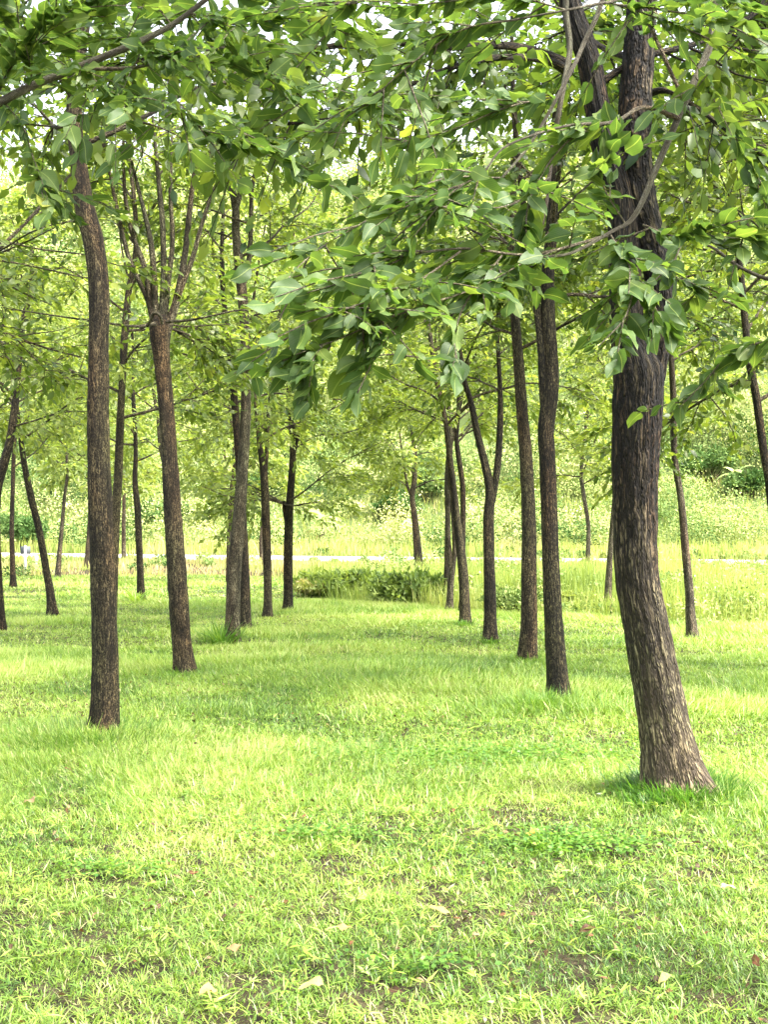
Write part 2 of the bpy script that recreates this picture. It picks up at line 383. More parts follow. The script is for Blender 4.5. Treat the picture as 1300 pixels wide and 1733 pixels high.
def scatter(y0, y1, dens, rng):
    area = .335 * (y1 ** 2 - y0 ** 2) + 2.4 * (y1 - y0)
    n = int(area * dens)
    # width grows with distance
    y = np.sqrt(rng.uniform((y0 + 1.2 / .335) ** 2, (y1 + 1.2 / .335) ** 2, n)) - 1.2 / .335
    x = rng.uniform(-1, 1, n) * (.335 * y + 1.2)
    return x, y

gm = MB()
for (y0, y1, dens, wmm, T, per) in ((2.6, 5.5, 14000, 3.7, B3, 9), (5.5, 9, 10000, 4.4, B3, 8), (9, 15, 6500, 6.0, B3, 5), (15, 25, 2800, 12, B1, 3), (25, 48, 700, 23, B1, 2)):
    # blades stand in little tussocks and lean outwards from them
    cx, cy = scatter(y0, y1, dens / per, rng)
    x = np.repeat(cx, per); y = np.repeat(cy, per); n = len(x)
    az = rng.uniform(0, 6.283, n); q = np.abs(rng.normal(0, .016 + .0012 * y, n))
    vig = np.repeat(rng.lognormal(0, .26, len(cx)), per); ct = np.repeat(rng.normal(0, .13, len(cx)), per)
    x = x + np.cos(az) * q; y = y + np.sin(az) * q
    lp = long_patch(x, y); bp = bare_patch(x, y)
    keep = (rng.random(n) > bp) & (y < lawn_edge(x) + .4 + rng.normal(0, .3, n))
    x, y, lp, bp, az, vig, ct = [v_[keep] for v_ in (x, y, lp, bp, az, vig, ct)]; n = len(x)
    P = np.stack([x, y, ground_h(x, y) - .004], 1)
    hgt = (.022 + .036 * rng.random(n) ** 1.5 + .07 * lp * rng.uniform(.5, 1.1, n)) * (1 - .45 * bp) * vig
    lean = rng.uniform(.2, 2.0, n) * (1 - .5 * lp); az = az + rng.normal(0, .5, n)
    d = np.stack([np.cos(az) * lean + lp * .7 * np.sin(x * 1.3 + y), np.sin(az) * lean - .15 * lp, np.ones(n)], 1)
    N = np.stack([-np.cos(az), -np.sin(az), lean], 1) + rng.normal(0, .4, (n, 3))
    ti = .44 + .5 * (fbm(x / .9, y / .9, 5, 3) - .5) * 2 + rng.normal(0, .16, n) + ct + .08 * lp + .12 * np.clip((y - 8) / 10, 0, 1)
    dry = rng.random(n) < .045 + .22 * bp + .03 * (y < 9)
    ti = np.where(dry, rng.uniform(.88, 1, n), np.clip(ti, 0, .88))
    leaves(gm, P, d, N, hgt, wmm / 1000 * rng.uniform(.5, 1.4, n), T, ti, rng, .42)
# short broad crabgrass blades in flat rosettes, near the viewer
cx, cy = scatter(2.6, 10, 80, rng); per = 8; x = np.repeat(cx, per); y = np.repeat(cy, per); n = len(x); bp = bare_patch(x, y)
az = rng.uniform(0, 6.283, n); x = x + np.cos(az) * .006; y = y + np.sin(az) * .006
P = np.stack([x, y, ground_h(x, y) + np.repeat(rng.uniform(.0, .05, len(cx)), per)], 1)
d = np.stack([np.cos(az), np.sin(az), rng.uniform(-.1, .9, n)], 1); N = np.array([0, 0, 1.]) + rng.normal(0, .3, (n, 3))
leaves(gm, P, d, N, rng.uniform(.025, .065, n), rng.uniform(.005, .009, n), T1, np.clip(.5 + np.repeat(rng.normal(0, .2, len(cx)), per) + rng.normal(0, .08, n), 0, .88), rng, .4)
o = gm.build('lawn_grass', M_grass, smooth=False); o['kind'] = 'stuff'; o['label'] = 'bright green uneven lawn grass growing under the trees'; o['category'] = 'grass'

# small round-leaved weeds in mats
wm = MB()
for (px, py, rx_, ry_, n) in ((800, 1285, 1.1, .35, 2600), (1000, 1440, .45, .25, 900), (540, 1420, .35, .12, 300), (180, 1480, .3, .12, 250), (1080, 1090, 1.5, 1.0, 600), (700, 1650, .3, .1, 150)):
    D = dist(py); c = at(px, py, D)
    x = c[0] + rng.normal(0, rx_ / 2, n); y = D + rng.normal(0, ry_ / 2, n)
    az = rng.uniform(0, 6.28, n)
    leaves(wm, np.stack([x, y, ground_h(x, y) + rng.uniform(.015, .07, n)], 1), np.stack([np.cos(az), np.sin(az), rng.uniform(-.2, .4, n)], 1), np.array([0, 0, 1.]) + rng.normal(0, .4, (n, 3)),
           rng.uniform(.018, .034, n), rng.uniform(.014, .024, n), T1, np.clip(.5 + rng.normal(0, .22, n), 0, 1), rng, .1)
o = wm.build('ground_cover', M_tuft, smooth=False); o['kind'] = 'stuff'; o['label'] = 'mats of small round leaved weeds in the lawn'; o['category'] = 'weeds'

# leaf litter: crumbs too small and many to count
lm = MB(); x, y = scatter(2.6, 13, 45, rng); n = len(x); az = rng.uniform(0, 6.28, n)
leaves(lm, np.stack([x, y, ground_h(x, y) + rng.uniform(.01, .04, n)], 1), np.stack([np.cos(az), np.sin(az), rng.uniform(-.3, .3, n)], 1), np.array([0, 0, 1.]) + rng.normal(0, .5, (n, 3)),
       rng.uniform(.012, .04, n), rng.uniform(.008, .02, n), T1, rng.choice([0., .05, .1, .3, .5], n), rng, .5)
o = lm.build('leaf_litter', M_fallen, uv=True); o['kind'] = 'stuff'; o['label'] = 'dry brown crumbs of fallen leaves scattered in the grass'; o['category'] = 'leaf litter'

# ------------------------------------------------------------------ rough grass between the lawn and the road, and beyond it
rm_ = MB()
def rough(n, xr, yr, h0, h1, w, cond, tbase, drop=0):
    x = rng.uniform(*xr, n); y = rng.uniform(*yr, n); k = cond(x, y); x, y = x[k], y[k]; n = len(x)
    cl = fbm(x / 1.4, y / 1.4, 91, 3)
    hh = (h0 + (h1 - h0) * np.clip((cl - .3) * 2.2, 0, 1)) * rng.uniform(.6, 1.15, n)
    az = rng.uniform(0, 6.28, n); ln = rng.uniform(.1, .75, n)
    P = np.stack([x, y, np.where(y > 60, hill_h(x, y), ground_h(x, y)) - .02], 1)
    d = np.stack([np.cos(az) * ln, np.sin(az) * ln, np.ones(n)], 1); N = np.stack([np.cos(az), np.sin(az), 0 * az], 1) + rng.normal(0, .4, (n, 3))
    ti = tbase + .9 * (fbm(x / 2.5, y / 2.5, 17, 3) - .5) + rng.normal(0, .12, n)
    ti = ti + .35 * ((x < 0) & (y > 36) & (y < 48)) * (fbm(x / 3., y / 1.5, 33, 3) > .48)
    leaves(rm_, P, d, N, hh, w * rng.uniform(.6, 1.3, n), B3, np.clip(ti, 0, .97), rng, .35)
nearroad = lambda x, y: (y < road_y(x) - 2.8)
rough(62000, (-3, 14), (19, 34), .25, .78, .017, lambda x, y: (y > lawn_edge(x) + .2) & (x > -.12 * y + 1.2) & (x < .36 * y + 1), .50)
rough(60000, (-16, 17), (30, 58), .10, .34, .028, lambda x, y: (y > lawn_edge(x) + .2) & nearroad(x, y) & (abs(x) < .34 * y + 1), .58)
rough(30000, (-26, 26), (50, 76), .3, .9, .05, lambda x, y: (y > road_y(x) + 3) & (abs(x) < .34 * y + 1.5), .62)
o = rm_.build('tall_grass', M_rough, smooth=False); o['kind'] = 'stuff'; o['label'] = 'tall yellow green verge grass along the road'; o['category'] = 'tall grass'

vm = MB(); rv = np.random.default_rng(8)
def clump_pts(c, r, hr, n, rng):
    v = nrm(rng.normal(0, 1, (n, 3))); v[:, 2] = np.abs(v[:, 2]) * 1.0 - .12
    rad = rng.uniform(.72, 1.05, n)
    lob = 1 + .28 * np.sin(v[:, 0] * 5 + c[0] * 3) * np.sin(v[:, 1] * 4 + c[1]) + .18 * np.sin(v[:, 2] * 9 + c[0])
    P = c + v * (rad * lob)[:, None] * np.array([r, r, hr])
    return P, v
for _ in range(620):
    y = rv.uniform(19, 60); x = rv.uniform(-.05, 1.0) * (.33 * y + 2) if rv.random() < .7 else rv.uniform(-1, 1) * (.33 * y + 2)
    if y < float(lawn_edge(np.array(x))) + .1 or abs(y - road_y(x)) < 3.1: continue
    q = rv.uniform(.12, .42) * (1.3 if y < 30 else .8); c = np.array([x, y, float(ground_h(x, y)) + q * .2])
    n = int(130 + 120 * q); P, v = clump_pts(c, q * 1.25, q * rv.uniform(.8, 1.35), n, rv)
    d = nrm(v * .6 + rv.normal(0, .7, v.shape) + [0, 0, .25]); ls = .035 + .0016 * y
    leaves(vm, P, d, v + rv.normal(0, .4, v.shape), ls * rv.uniform(.6, 1.5, n), ls * .5, T2, np.clip(rv.choice([.15, .4, .6, .8]) + rv.normal(0, .1, n), 0, 1), rv, .3)
o = vm.build('verge_weeds', M_hill, smooth=False); o['kind'] = 'stuff'; o['label'] = 'low leafy weeds mixed into the verge grass'; o['category'] = 'weeds'

# ------------------------------------------------------------------ vegetation of the hillside, one far-off mass
hm = MB()
def clump_pts(c, r, hr, n, rng):
    v = nrm(rng.normal(0, 1, (n, 3))); v[:, 2] = np.abs(v[:, 2]) * 1.0 - .12
    rad = rng.uniform(.72, 1.05, n)
    lob = 1 + .28 * np.sin(v[:, 0] * 5 + c[0] * 3) * np.sin(v[:, 1] * 4 + c[1]) + .18 * np.sin(v[:, 2] * 9 + c[0])
    P = c + v * (rad * lob)[:, None] * np.array([r, r, hr])
    return P, v
rh = np.random.default_rng(5)
KEEP = [(680, 72, 2.2), (725, 74, 1.6), (270, 72, 2.0), (455, 76, 1.9), (1200, 76, 2.8), (1275, 73, 2.2), (855, 84, 2.4), (120, 84, 2.6), (545, 69, 2.3), (352, 72, 2.0), (1245, 74, 1.8), (38, 62, 1.8)]   # ground of the plants that stand there by themselves
for y0, y1, cnt, rr, nl, ls in ((61, 80, 520, (.6, 2.0), 400, .15), (74, 105, 330, (1.5, 3.6), 800, .22), (98, 165, 430, (2.6, 6.5), 1000, .36)):
    for _ in range(cnt):
        y = math.sqrt(rh.uniform(y0 ** 2, y1 ** 2)); x = rh.uniform(-1, 1) * (.335 * y + 4)
        if any(abs(x - (qx - 650) / F * qd) < qw * .8 and qd - 7 < y < qd + 2 for qx, qd, qw in KEEP): continue
        r = rh.uniform(*rr); hr = r * rh.uniform(.8, 1.6)
        c = np.array([x, y, float(hill_h(np.array(x), np.array(y))) + hr * .4])
        P, v = clump_pts(c, r, hr, nl, rh)
        tb = rh.choice([.05, .3, .55, .8, .92], p=[.16, .2, .24, .27, .13]) + rh.normal(0, .06)
        d = nrm(v * .25 + rh.normal(0, .8, v.shape)); N = v + rh.normal(0, .16, v.shape)
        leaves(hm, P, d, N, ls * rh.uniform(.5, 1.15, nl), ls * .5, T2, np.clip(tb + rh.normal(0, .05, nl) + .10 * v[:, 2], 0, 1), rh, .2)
o = hm.build('hillside_thicket', M_hill, smooth=False); o['kind'] = 'stuff'; o['label'] = 'sunlit yellow green thicket covering the whole hillside'; o['category'] = 'thicket'

# ------------------------------------------------------------------ bushes, banana plants, tufts
def bush(px, py_base, w_px, h_px, D, label, mat, tb, n=2600, ls=.07, group=None, name='bush', cat='bush', z0=None, seed=1):
    rb_ = np.random.default_rng(seed)
    c = at(px, py_base, D)
    if z0 is not None: c[2] = z0(c)
    c[2] -= .02
    t = thing(name, c, label, cat, group)
    r = w_px / 2 / F * D; h = h_px / F * D
    fm = MB(); sm = MB()
    k = max(5, int(n / 260))
    for j in range(k):
        a = rb_.uniform(0, 6.28); q = rb_.uniform(.0, .75) ** .7
        cc = c + np.array([math.cos(a) * r * q, math.sin(a) * r * q * .7, h * rb_.uniform(.3, .62)])
        rr = r * rb_.uniform(.28, .42)
        P, v = clump_pts(cc, rr, min(h * .42, rr * .95), n // k, rb_)
        P[:, 2] = np.maximum(P[:, 2], c[2] + .02)
        d = nrm(v * .7 + rb_.normal(0, .6, v.shape)); N = v + rb_.normal(0, .4, v.shape)
        leaves(fm, P, d, N, ls * rb_.uniform(.6, 1.3, len(P)), ls * .42, T2, np.clip(tb + rb_.normal(0, .12) + rb_.normal(0, .1, len(P)), 0, 1), rb_, .3)
        Q, R_, _ = smooth_line([c + np.array([math.cos(a) * r * .1, math.sin(a) * r * .1, -.05]), (c + cc) / 2 + rb_.normal(0, .05, 3) * h, cc], [.012 + .01 * r, .009 + .006 * r, .004], 6)
        tube(sm, Q, R_, 5)
    fm.build('foliage', mat, t, False, c); sm.build('stem', M_bark, t, True, c)
    return t

def tuft(px, py, w_m, h_m, n, label, tb=.4, wmm=7, hole=0., name='grass_tuft', cat='grass tuft', mat=None, seed=3, D=None, lean=.8, group=None):
    rb_ = np.random.default_rng(seed); D = D or dist(py); c = at(px, py, D); c[2] = float(ground_h(c[0], c[1]))
    m_ = MB(); a = rb_.uniform(0, 6.28, n); q = np.abs(rb_.normal(0, .35, n)) + hole * 2 / w_m
    P = np.stack([c[0] + np.cos(a) * q * w_m / 2, c[1] + np.sin(a) * q * w_m / 2, np.full(n, c[2] - .01)], 1)
    l = rb_.uniform(.2, 1, n) * lean; b = a + rb_.normal(0, .6, n)
    d = np.stack([np.cos(b) * l, np.sin(b) * l, np.ones(n)], 1); N = np.stack([-np.cos(b) * 1., -np.sin(b) * 1., 0 * a + .6], 1) + rb_.normal(0, .2, (n, 3))
    T = (np.array([(-.5, 0, 0), (.5, 0, 0), (-.5, .35, 0), (.5, .35, 0), (-.33, .7, 0), (.33, .7, 0), (0, 1, 0)], float), [np.array([(0, 1, 3, 2), (2, 3, 5, 4)]), np.array([(4, 5, 6)])])
    leaves(m_, P, d, N, h_m * rb_.uniform(.45, 1.15, n), wmm / 1000 * rb_.uniform(.6, 1.3, n), T, np.clip(tb + rb_.normal(0, .18, n), 0, 1), rb_, .55)
    o = m_.build(name, mat or M_tuft, None, False, c)
    o['label'] = label; o['category'] = cat
    if group: o['group'] = group
    return o

tuft(1152, 1350, .55, .17, 2000, 'dense dark green grass tuft around the foot of the thick leaning tree', .25, 8, hole=.17, seed=31, lean=1.1)
tuft(1165, 1362, .62, .15, 900, 'leafy dark weeds leaning against the front of the thick tree’s foot', .2, 12, seed=30, name='leafy_weeds', cat='weeds', lean=1.3)
tuft(1095, 1372, .35, .10, 300, 'small dark weed clump at the thick tree’s near root', .2, 8, seed=32, name='weed_clump', cat='weed')
tuft(925, 1200, 1.15, .20, 1300, 'long silky grass mound bending over the foot of the slim dark trunk', .55, 5, seed=33, lean=1.4)
tuft(160, 1250, 1.9, .19, 1700, 'long shaded grass drift around the foot of the crooked brown trunk', .40, 5, hole=.1, seed=34, lean=1.2)
tuft(372, 1088, .75, .42, 190, 'broad bladed green clump at the foot of the tall straight tree', .55, 16, seed=35, name='leafy_clump', cat='plant', lean=1.2)
tuft(228, 1020, .55, .38, 60, 'small yellow green fern at the base of a thin trunk', .9, 30, seed=36, name='fern', cat='fern', lean=1.2)
tuft(893, 1122, .5, .15, 260, 'thin grass ring at the base of the straight trunk beside the slim pair', .5, 7, hole=.06, seed=37)
tuft(830, 1090, .4, .13, 200, 'short grass around the base of the wishbone forked tree', .5, 7, seed=38)
tuft(312, 1142, .5, .12, 260, 'short grass around the base of the many stemmed pollard', .55, 7, hole=.09, seed=39)
tuft(787, 1060, .4, .13, 160, 'short weedy grass at the foot of the leaning brown trunk', .5, 9, seed=40)
tuft(930, 1430, .6, .12, 260, 'flat leafy weed patch in front of the thick tree', .3, 10, seed=41, name='weed_clump', cat='weed', lean=2.2)

gh = lambda c: float(ground_h(c[0], c[1]))
bush(690, 1024, 130, 62, 24.5, 'mid green ragged bush on the ditch edge below the small lone tree', M_rough, .16, 6000, .15, seed=51, z0=gh)
bush(580, 1012, 150, 74, 26.5, 'yellow green grassy bush at the end of the lawn', M_rough, .22, 5200, .15, seed=52, z0=gh)
bush(518, 1008, 62, 34, 26.0, 'low brownish bush beside the grassy bush at the lawn end', M_rough, .80, 1200, .10, seed=53, z0=gh)
bush(866, 1040, 110, 60, 22.0, 'low green bush between the forked tree and the straight trunk', M_hill, .42, 2400, .07, seed=54, z0=gh)
bush(990, 1036, 70, 40, 23.5, 'pale grassy bush seen left of the thick trunk', M_rough, .5, 1800, .10, seed=55, z0=gh)
bush(1240, 1054, 140, 62, 20.8, 'tufted green bush at the far edge of the lawn beyond the slender leaning tree', M_rough, .25, 4200, .12, seed=56, z0=gh)
bush(38, 925, 95, 75, 62, 'dark green roadside shrub behind the white marker post', M_hill, .10, 3600, .22, seed=57, z0=lambda c: 0.)
hz = lambda c: float(hill_h(np.array(c[0]), np.array(c[1])))
for i, (px, py, w, h, D, tb, lab) in enumerate((
        (680, 905, 95, 55, 72, .10, 'dark green shrub beyond the road behind the small lone tree'),
        (725, 905, 60, 75, 74, .30, 'mid green shrub beyond the road right of the lone tree'),
        (270, 908, 90, 60, 72, .12, 'dark green shrub across the road near the fern'),
        (455, 890, 80, 50, 76, .15, 'dark green shrub across the road behind two slim trunks'),
        (1200, 895, 130, 60, 76, .14, 'dark green spreading shrub on the slope beyond the slender leaning tree'),
        (1275, 912, 90, 45, 73, .10, 'low dark shrub at the right end of the slope'),
        (855, 860, 90, 75, 84, .30, 'bluish green rounded tree on the slope between forked and straight trunks'),
        (1180, 815, 120, 80, 95, .18, 'bluish green feathery tree high on the slope'),
        (620, 790, 70, 50, 100, .22, 'green shrub high on the slope left of the lone tree'),
        (120, 845, 110, 60, 84, .2, 'green shrub on the slope left of the crooked trunk'))):
    bush(px, py, w, h, D, lab, M_hill, tb, 2600, .26, seed=70 + i, z0=hz, group='shrubs on the slope beyond the road')

def banana(px, py, D, h, n, label, seed):
    rb_ = np.random.default_rng(seed); c = at(px, py, D); c[2] = hz(c) - .05
    t = thing('banana_plant', c, label, 'banana plant', 'banana plants beyond the road')
    sm = MB(); Q, R_, _ = smooth_line([c, c + [0, 0, h * .25], c + [.05, 0, h * .5]], [.16, .13, .09], 8); tube(sm, Q, R_, 8)
    sm.build('stem', M_barkpale, t, True, c)
    for i in range(n):
        a = i * 2.4 + rb_.uniform(-.4, .4); el = rb_.uniform(.4, 1.3)
        rows = 12; L = h * rb_.uniform(.55, .8); V = []; s0 = c + np.array([0, 0, h * .45])
        dirh = np.array([math.cos(a), math.sin(a), 0]); sd = np.array([-math.sin(a), math.cos(a), 0])
        p = s0.copy(); e = el
        for r in range(rows):
            tt = r / (rows - 1); w = .17 * L * math.sin(math.pi * min(1, max(.02, (tt - .12) / .9))) ** .6 if tt > .13 else .02
            for cidx, (sx, dz) in enumerate(((-1, -.25), (0, 0), (1, -.25))):
                V.append(p + sd * sx * w * (1 + rb_.normal(0, .10)) + np.array([0, 0, dz * w]))
            st = L / (rows - 1); p = p + (dirh * math.cos(e) + np.array([0, 0, math.sin(e)])) * st; e -= .13 + .05 * rb_.random()
        i0 = np.arange(rows - 1)[:, None] * 3 + np.arange(2)[None, :]
        f = np.stack([i0, i0 + 1, i0 + 4, i0 + 3], -1).reshape(-1, 4)
        m_ = MB(); m_.add(np.array(V), [f], .55 + rb_.normal(0, .1)); m_.build('leaf', M_hill, t, True, c)
banana(545, 905, 69, 2.3, 9, 'big leaved banana plant beyond the road between the slim trunks and lone tree', 5)
banana(352, 895, 72, 2.2, 7, 'banana plant beyond the road left of the tall straight tree', 6)
banana(1245, 890, 74, 1.9, 7, 'banana plant beyond the road at the right of the slope', 7)

# marker post by the road
D = dist(970); c = at(42, 970, D); c[2] = 0
t = thing('marker_post', c, 'white roadside marker post with a dark grey square plate', 'marker post')
def box(mb, x0, x1, y0, y1, z0, z1, b=.004):
    V = []
    for z, s in ((z0, 0), (z1 - b, 0), (z1, b)):
        V += [(x0 + s, y0 + s, z), (x1 - s, y0 + s, z), (x1 - s, y1 - s, z), (x0 + s, y1 - s, z)]
    f = [(0, 3, 2, 1), (8, 9, 10, 11)]
    for k in (0, 4):
        for j in range(4): f.append((k + j, k + (j + 1) % 4, k + 4 + (j + 1) % 4, k + 4 + j))
    mb.add(np.array(V), [np.array(f)])
m_ = MB(); box(m_, c[0] - .03, c[0] + .03, c[1] - .02, c[1] + .02, -.05, .80); m_.build('post', M_white, t, False, c)
m_ = MB(); box(m_, c[0] - .14, c[0] + .14, c[1] + .021, c[1] + .05, .56, .78); m_.build('plate', M_grey, t, False, c)
c = at(61, 962, 41); c[2] = 0
m_ = MB(); box(m_, c[0] - .04, c[0] + .04, c[1] - .04, c[1] + .04, -.05, .42)
o = m_.build('kerb_post', M_white, None, False, c); o['label'] = 'short plain white post standing beside the grey plated marker'; o['category'] = 'post'

# ------------------------------------------------------------------ trees
def rot_dir(d, ang, az, rng):
    d = nrm(d); a = nrm(np.cross(d, [0.3, .2, 1.] if abs(d[2]) < .9 else [1., 0, 0])); b = np.cross(d, a)
    return d * math.cos(ang) + (a * math.cos(az) + b * math.sin(az)) * math.sin(ang)

def grow(bm, p, d, L, r, rng, nseg=6, grav=0., wob=.14, k=5):
    P = [np.array(p, float)]; d = nrm(d)
    for i in range(nseg):
        d = nrm(d + rng.normal(0, wob, 3) + np.array([0, 0, grav]))
        P.append(P[-1] + d * L / nseg)
    R_ = np.linspace(r, r * .35, nseg + 1)
    X, rr, s = smooth_line(P, R_, nseg * 2 + 1)
    tube(bm, X, rr, k)
    return X, rr, d

def crown_from(bm, leaders, zc, ztop, spread, nl, rng, wantleaves, leafL, T, tb, fm, per=7, twigtube=True, lowbias=0.):
    """limbs off the leaders above zc, sub-branches, twigs, alternate leaves"""
    S = []; E = []
    for li in range(nl):
        X, R_ = leaders[li % len(leaders)]
        ok = np.where(X[:, 2] > zc)[0]
        if len(ok) < 2: ok = np.arange(len(X) - 2, len(X))
        i = int(ok[0] + (len(ok) - 1) * min(.98, ((li + rng.random()) / nl) ** (1. + lowbias))); fr = (X[i, 2] - zc) / max(.1, ztop - zc)
        az = li * 2.39996 + rng.uniform(-.5, .5); el = math.radians(rng.uniform(5, 45) + 30 * fr)
        L = spread * rng.uniform(.65, 1.1) * (1 - .45 * max(0, fr))
        d = np.array([math.cos(az) * math.cos(el), math.sin(az) * math.cos(el), math.sin(el)])
        r = min(R_[i] * .5, .007 * L + .006)
        Y, yr, _ = grow(bm, X[i], d, L, r, rng, 7, -.035, .13, 6)
        nsub = max(4, int(L * 5.4))
        for j in range(nsub):
            k = int(len(Y) * rng.uniform(.22, .99)); k = min(k, len(Y) - 2); dd = nrm(Y[k + 1] - Y[k])
            d2 = rot_dir(dd, rng.uniform(.5, 1.1), rng.uniform(0, 6.28), rng); d2[2] = d2[2] * .6 - .05
            L2 = L * rng.uniform(.22, .45)
            Z, zr, _ = grow(bm, Y[k], d2, L2, yr[k] * .55, rng, 4, -.04, .16, 4)
            for q in range(max(4, int(L2 * 12))):
                kk = min(int(len(Z) * rng.uniform(.15, 1.)), len(Z) - 2)
                d3 = rot_dir(nrm(Z[kk + 1] - Z[kk]), rng.uniform(.4, 1.2), rng.uniform(0, 6.28), rng); d3[2] = d3[2] * .5 - .10
                S.append(Z[kk]); E.append(Z[kk] + nrm(d3) * rng.uniform(.22, .5))
            S.append(Z[-3]); E.append(Z[-1] + nrm(Z[-1] - Z[-3]) * .15)
        S.append(Y[-3]); E.append(Y[-1] + nrm(Y[-1] - Y[-3]) * .2)
    S = np.array(S); E = np.array(E)
    want = max(1, int(wantleaves / per))
    if len(S) > want:
        pick = rng.choice(len(S), want, False); S, E = S[pick], E[pick]
    twig_leaves(fm, S, E, per, leafL, T, tb, rng, .5, .25, .2, 0., .1, .6)
    if twigtube:
        for a, b in zip(S, E): tube(bm, np.array([a, (a + b) / 2, b - [0, 0, .1 * np.linalg.norm(b - a)]]), [.0035, .0025, .0012], 3)

def trunk_line(pts, D, zjit=0., seed=0, Ds=None):
    P = np.array([at(x, y, D) for x, y, w in pts]); R_ = np.array([w / 2 / F * D for x, y, w in pts])
    ph = seed * 1.3
    P[:, 1] += .12 * np.sin((P[:, 2]) * .9 + ph) - .12 * math.sin(P[0, 2] * .9 + ph) if Ds is None else 0
    return P, R_

def extend_up(P, R_, ztop, rng, wob=.12):
    P = [p for p in P]; R_ = list(R_); d = nrm(P[-1] - P[-2]); z = P[-1][2]; r0 = R_[-1]; n = max(1, int((ztop - z) / .6))
    for i in range(n):
        d = nrm(d * .8 + np.array([0, 0, .35]) + rng.normal(0, wob, 3)); P.append(P[-1] + d * .6); R_.append(r0 * (1 - .8 * (i + 1) / n) + .008)
    return np.array(P), np.array(R_)

def make_tree(label, basey, stems, ztop=6.8, zc=3.4, spread=1.9, nl=11, nleaf=6500, leafL=.11, tb=.5, bark=None, amp=.09, D=None, seed=0,
              mat=None, T=None, limbs=(), group='trees of the planted grove', flare=.5, lowbias=0., zbase=0., limbbark=None, name='tree', sidex=24, noext=(), palefork=False):
    rng = np.random.default_rng(900 + seed); D = D or dist(basey)
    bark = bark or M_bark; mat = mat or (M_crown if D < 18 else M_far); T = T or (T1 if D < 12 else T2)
    x0, y0, w0 = stems[0][0]; b = at(x0, y0, D); b[2] = zbase
    t = thing(name, b, label, 'tree', group)
    tm = MB(); bm = MB(); fm = MB(); leaders = []
    for si, st in enumerate(stems):
        P, R_ = trunk_line(st, D, seed=seed)
        if si == 0: P[0, 2] = zbase
        else:       # a fork: starts on the first stem's own line
            P0 = leaders[0][0]; j = np.argmin(np.abs(P0[:, 2] - P[0, 2])); P[:, 1] += P0[j, 1] - P[0, 1]
        if ztop > P[-1, 2] + .3 and si not in noext: P, R_ = extend_up(P, R_, ztop - .5 * si, rng)
        if si == 0:
            P = np.vstack([P[0] + [0, 0, -.12], P]); R_ = np.concatenate([[R_[0]], R_])
        L = np.linalg.norm(np.diff(P, axis=0), axis=1).sum()
        X, rr, s = smooth_line(P, R_, int(L / (.03 if sidex > 40 else .08)) + 4)
        r0 = R_[0]; ph = rng.uniform(0, 6.28, 4)
        fl = None
        if si == 0: fl = lambda s, ang, r0=r0, ph=ph: (np.exp(-np.clip(s - .1, 0, 9) / .11)[:, None] * r0 * flare * (.55 + .45 * np.sin(3 * ang + ph[0]) + .35 * np.sin(5 * ang + ph[1]))[None, :])
        tube(tm, X, rr, sidex if si == 0 else max(12, sidex * 2 // 3), amp, 6., seed * 5 + si * 4, 0., fl) if not (si and palefork) else tube(bm, X, rr, 10, amp, 6., seed * 5 + si)
        leaders.append((X, rr))
    nleaf = int(nleaf * (1.15 if D < 12 else 1.25)); nl = nl + 3
    if D > 12: zc -= .2; spread *= 1.1; leafL *= 1.02
    crown_from(bm, leaders, zc, ztop, spread, nl, rng, nleaf, leafL, T, tb, fm, 7, D < 17, lowbias)
    for (pts, Dl, nlv) in limbs:     # named limbs seen in the photograph, pixels + own distances
        P = np.array([at(x, y, d) for x, y, w, d in pts]); R_ = np.array([w / 2 / F * d for x, y, w, d in pts])
        X, rr, s = smooth_line(P, R_, 6 * len(P)); tube(bm, X, rr, 8, .05, 8., seed + 3)
        if nlv:
            k = rng.integers(len(X) // 4, len(X) - 1, nlv); dd = nrm(X[k + 1] - X[k])
            d3 = nrm(dd * .5 + rng.normal(0, .6, (nlv, 3)) + [0, 0, -.15]); Sx = X[k]; Ex = Sx + d3 * rng.uniform(.25, .7, nlv)[:, None]
            twig_leaves(fm, Sx, Ex, 9, leafL, T, tb, rng, .5, .25, .4)
            for a, b2 in zip(Sx, Ex): tube(bm, np.array([a, (a + b2) / 2, b2 - [0, 0, .1 * np.linalg.norm(b2 - a)]]), [.004, .003, .0013], 3)
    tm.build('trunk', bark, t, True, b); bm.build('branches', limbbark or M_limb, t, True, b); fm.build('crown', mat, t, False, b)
    return t

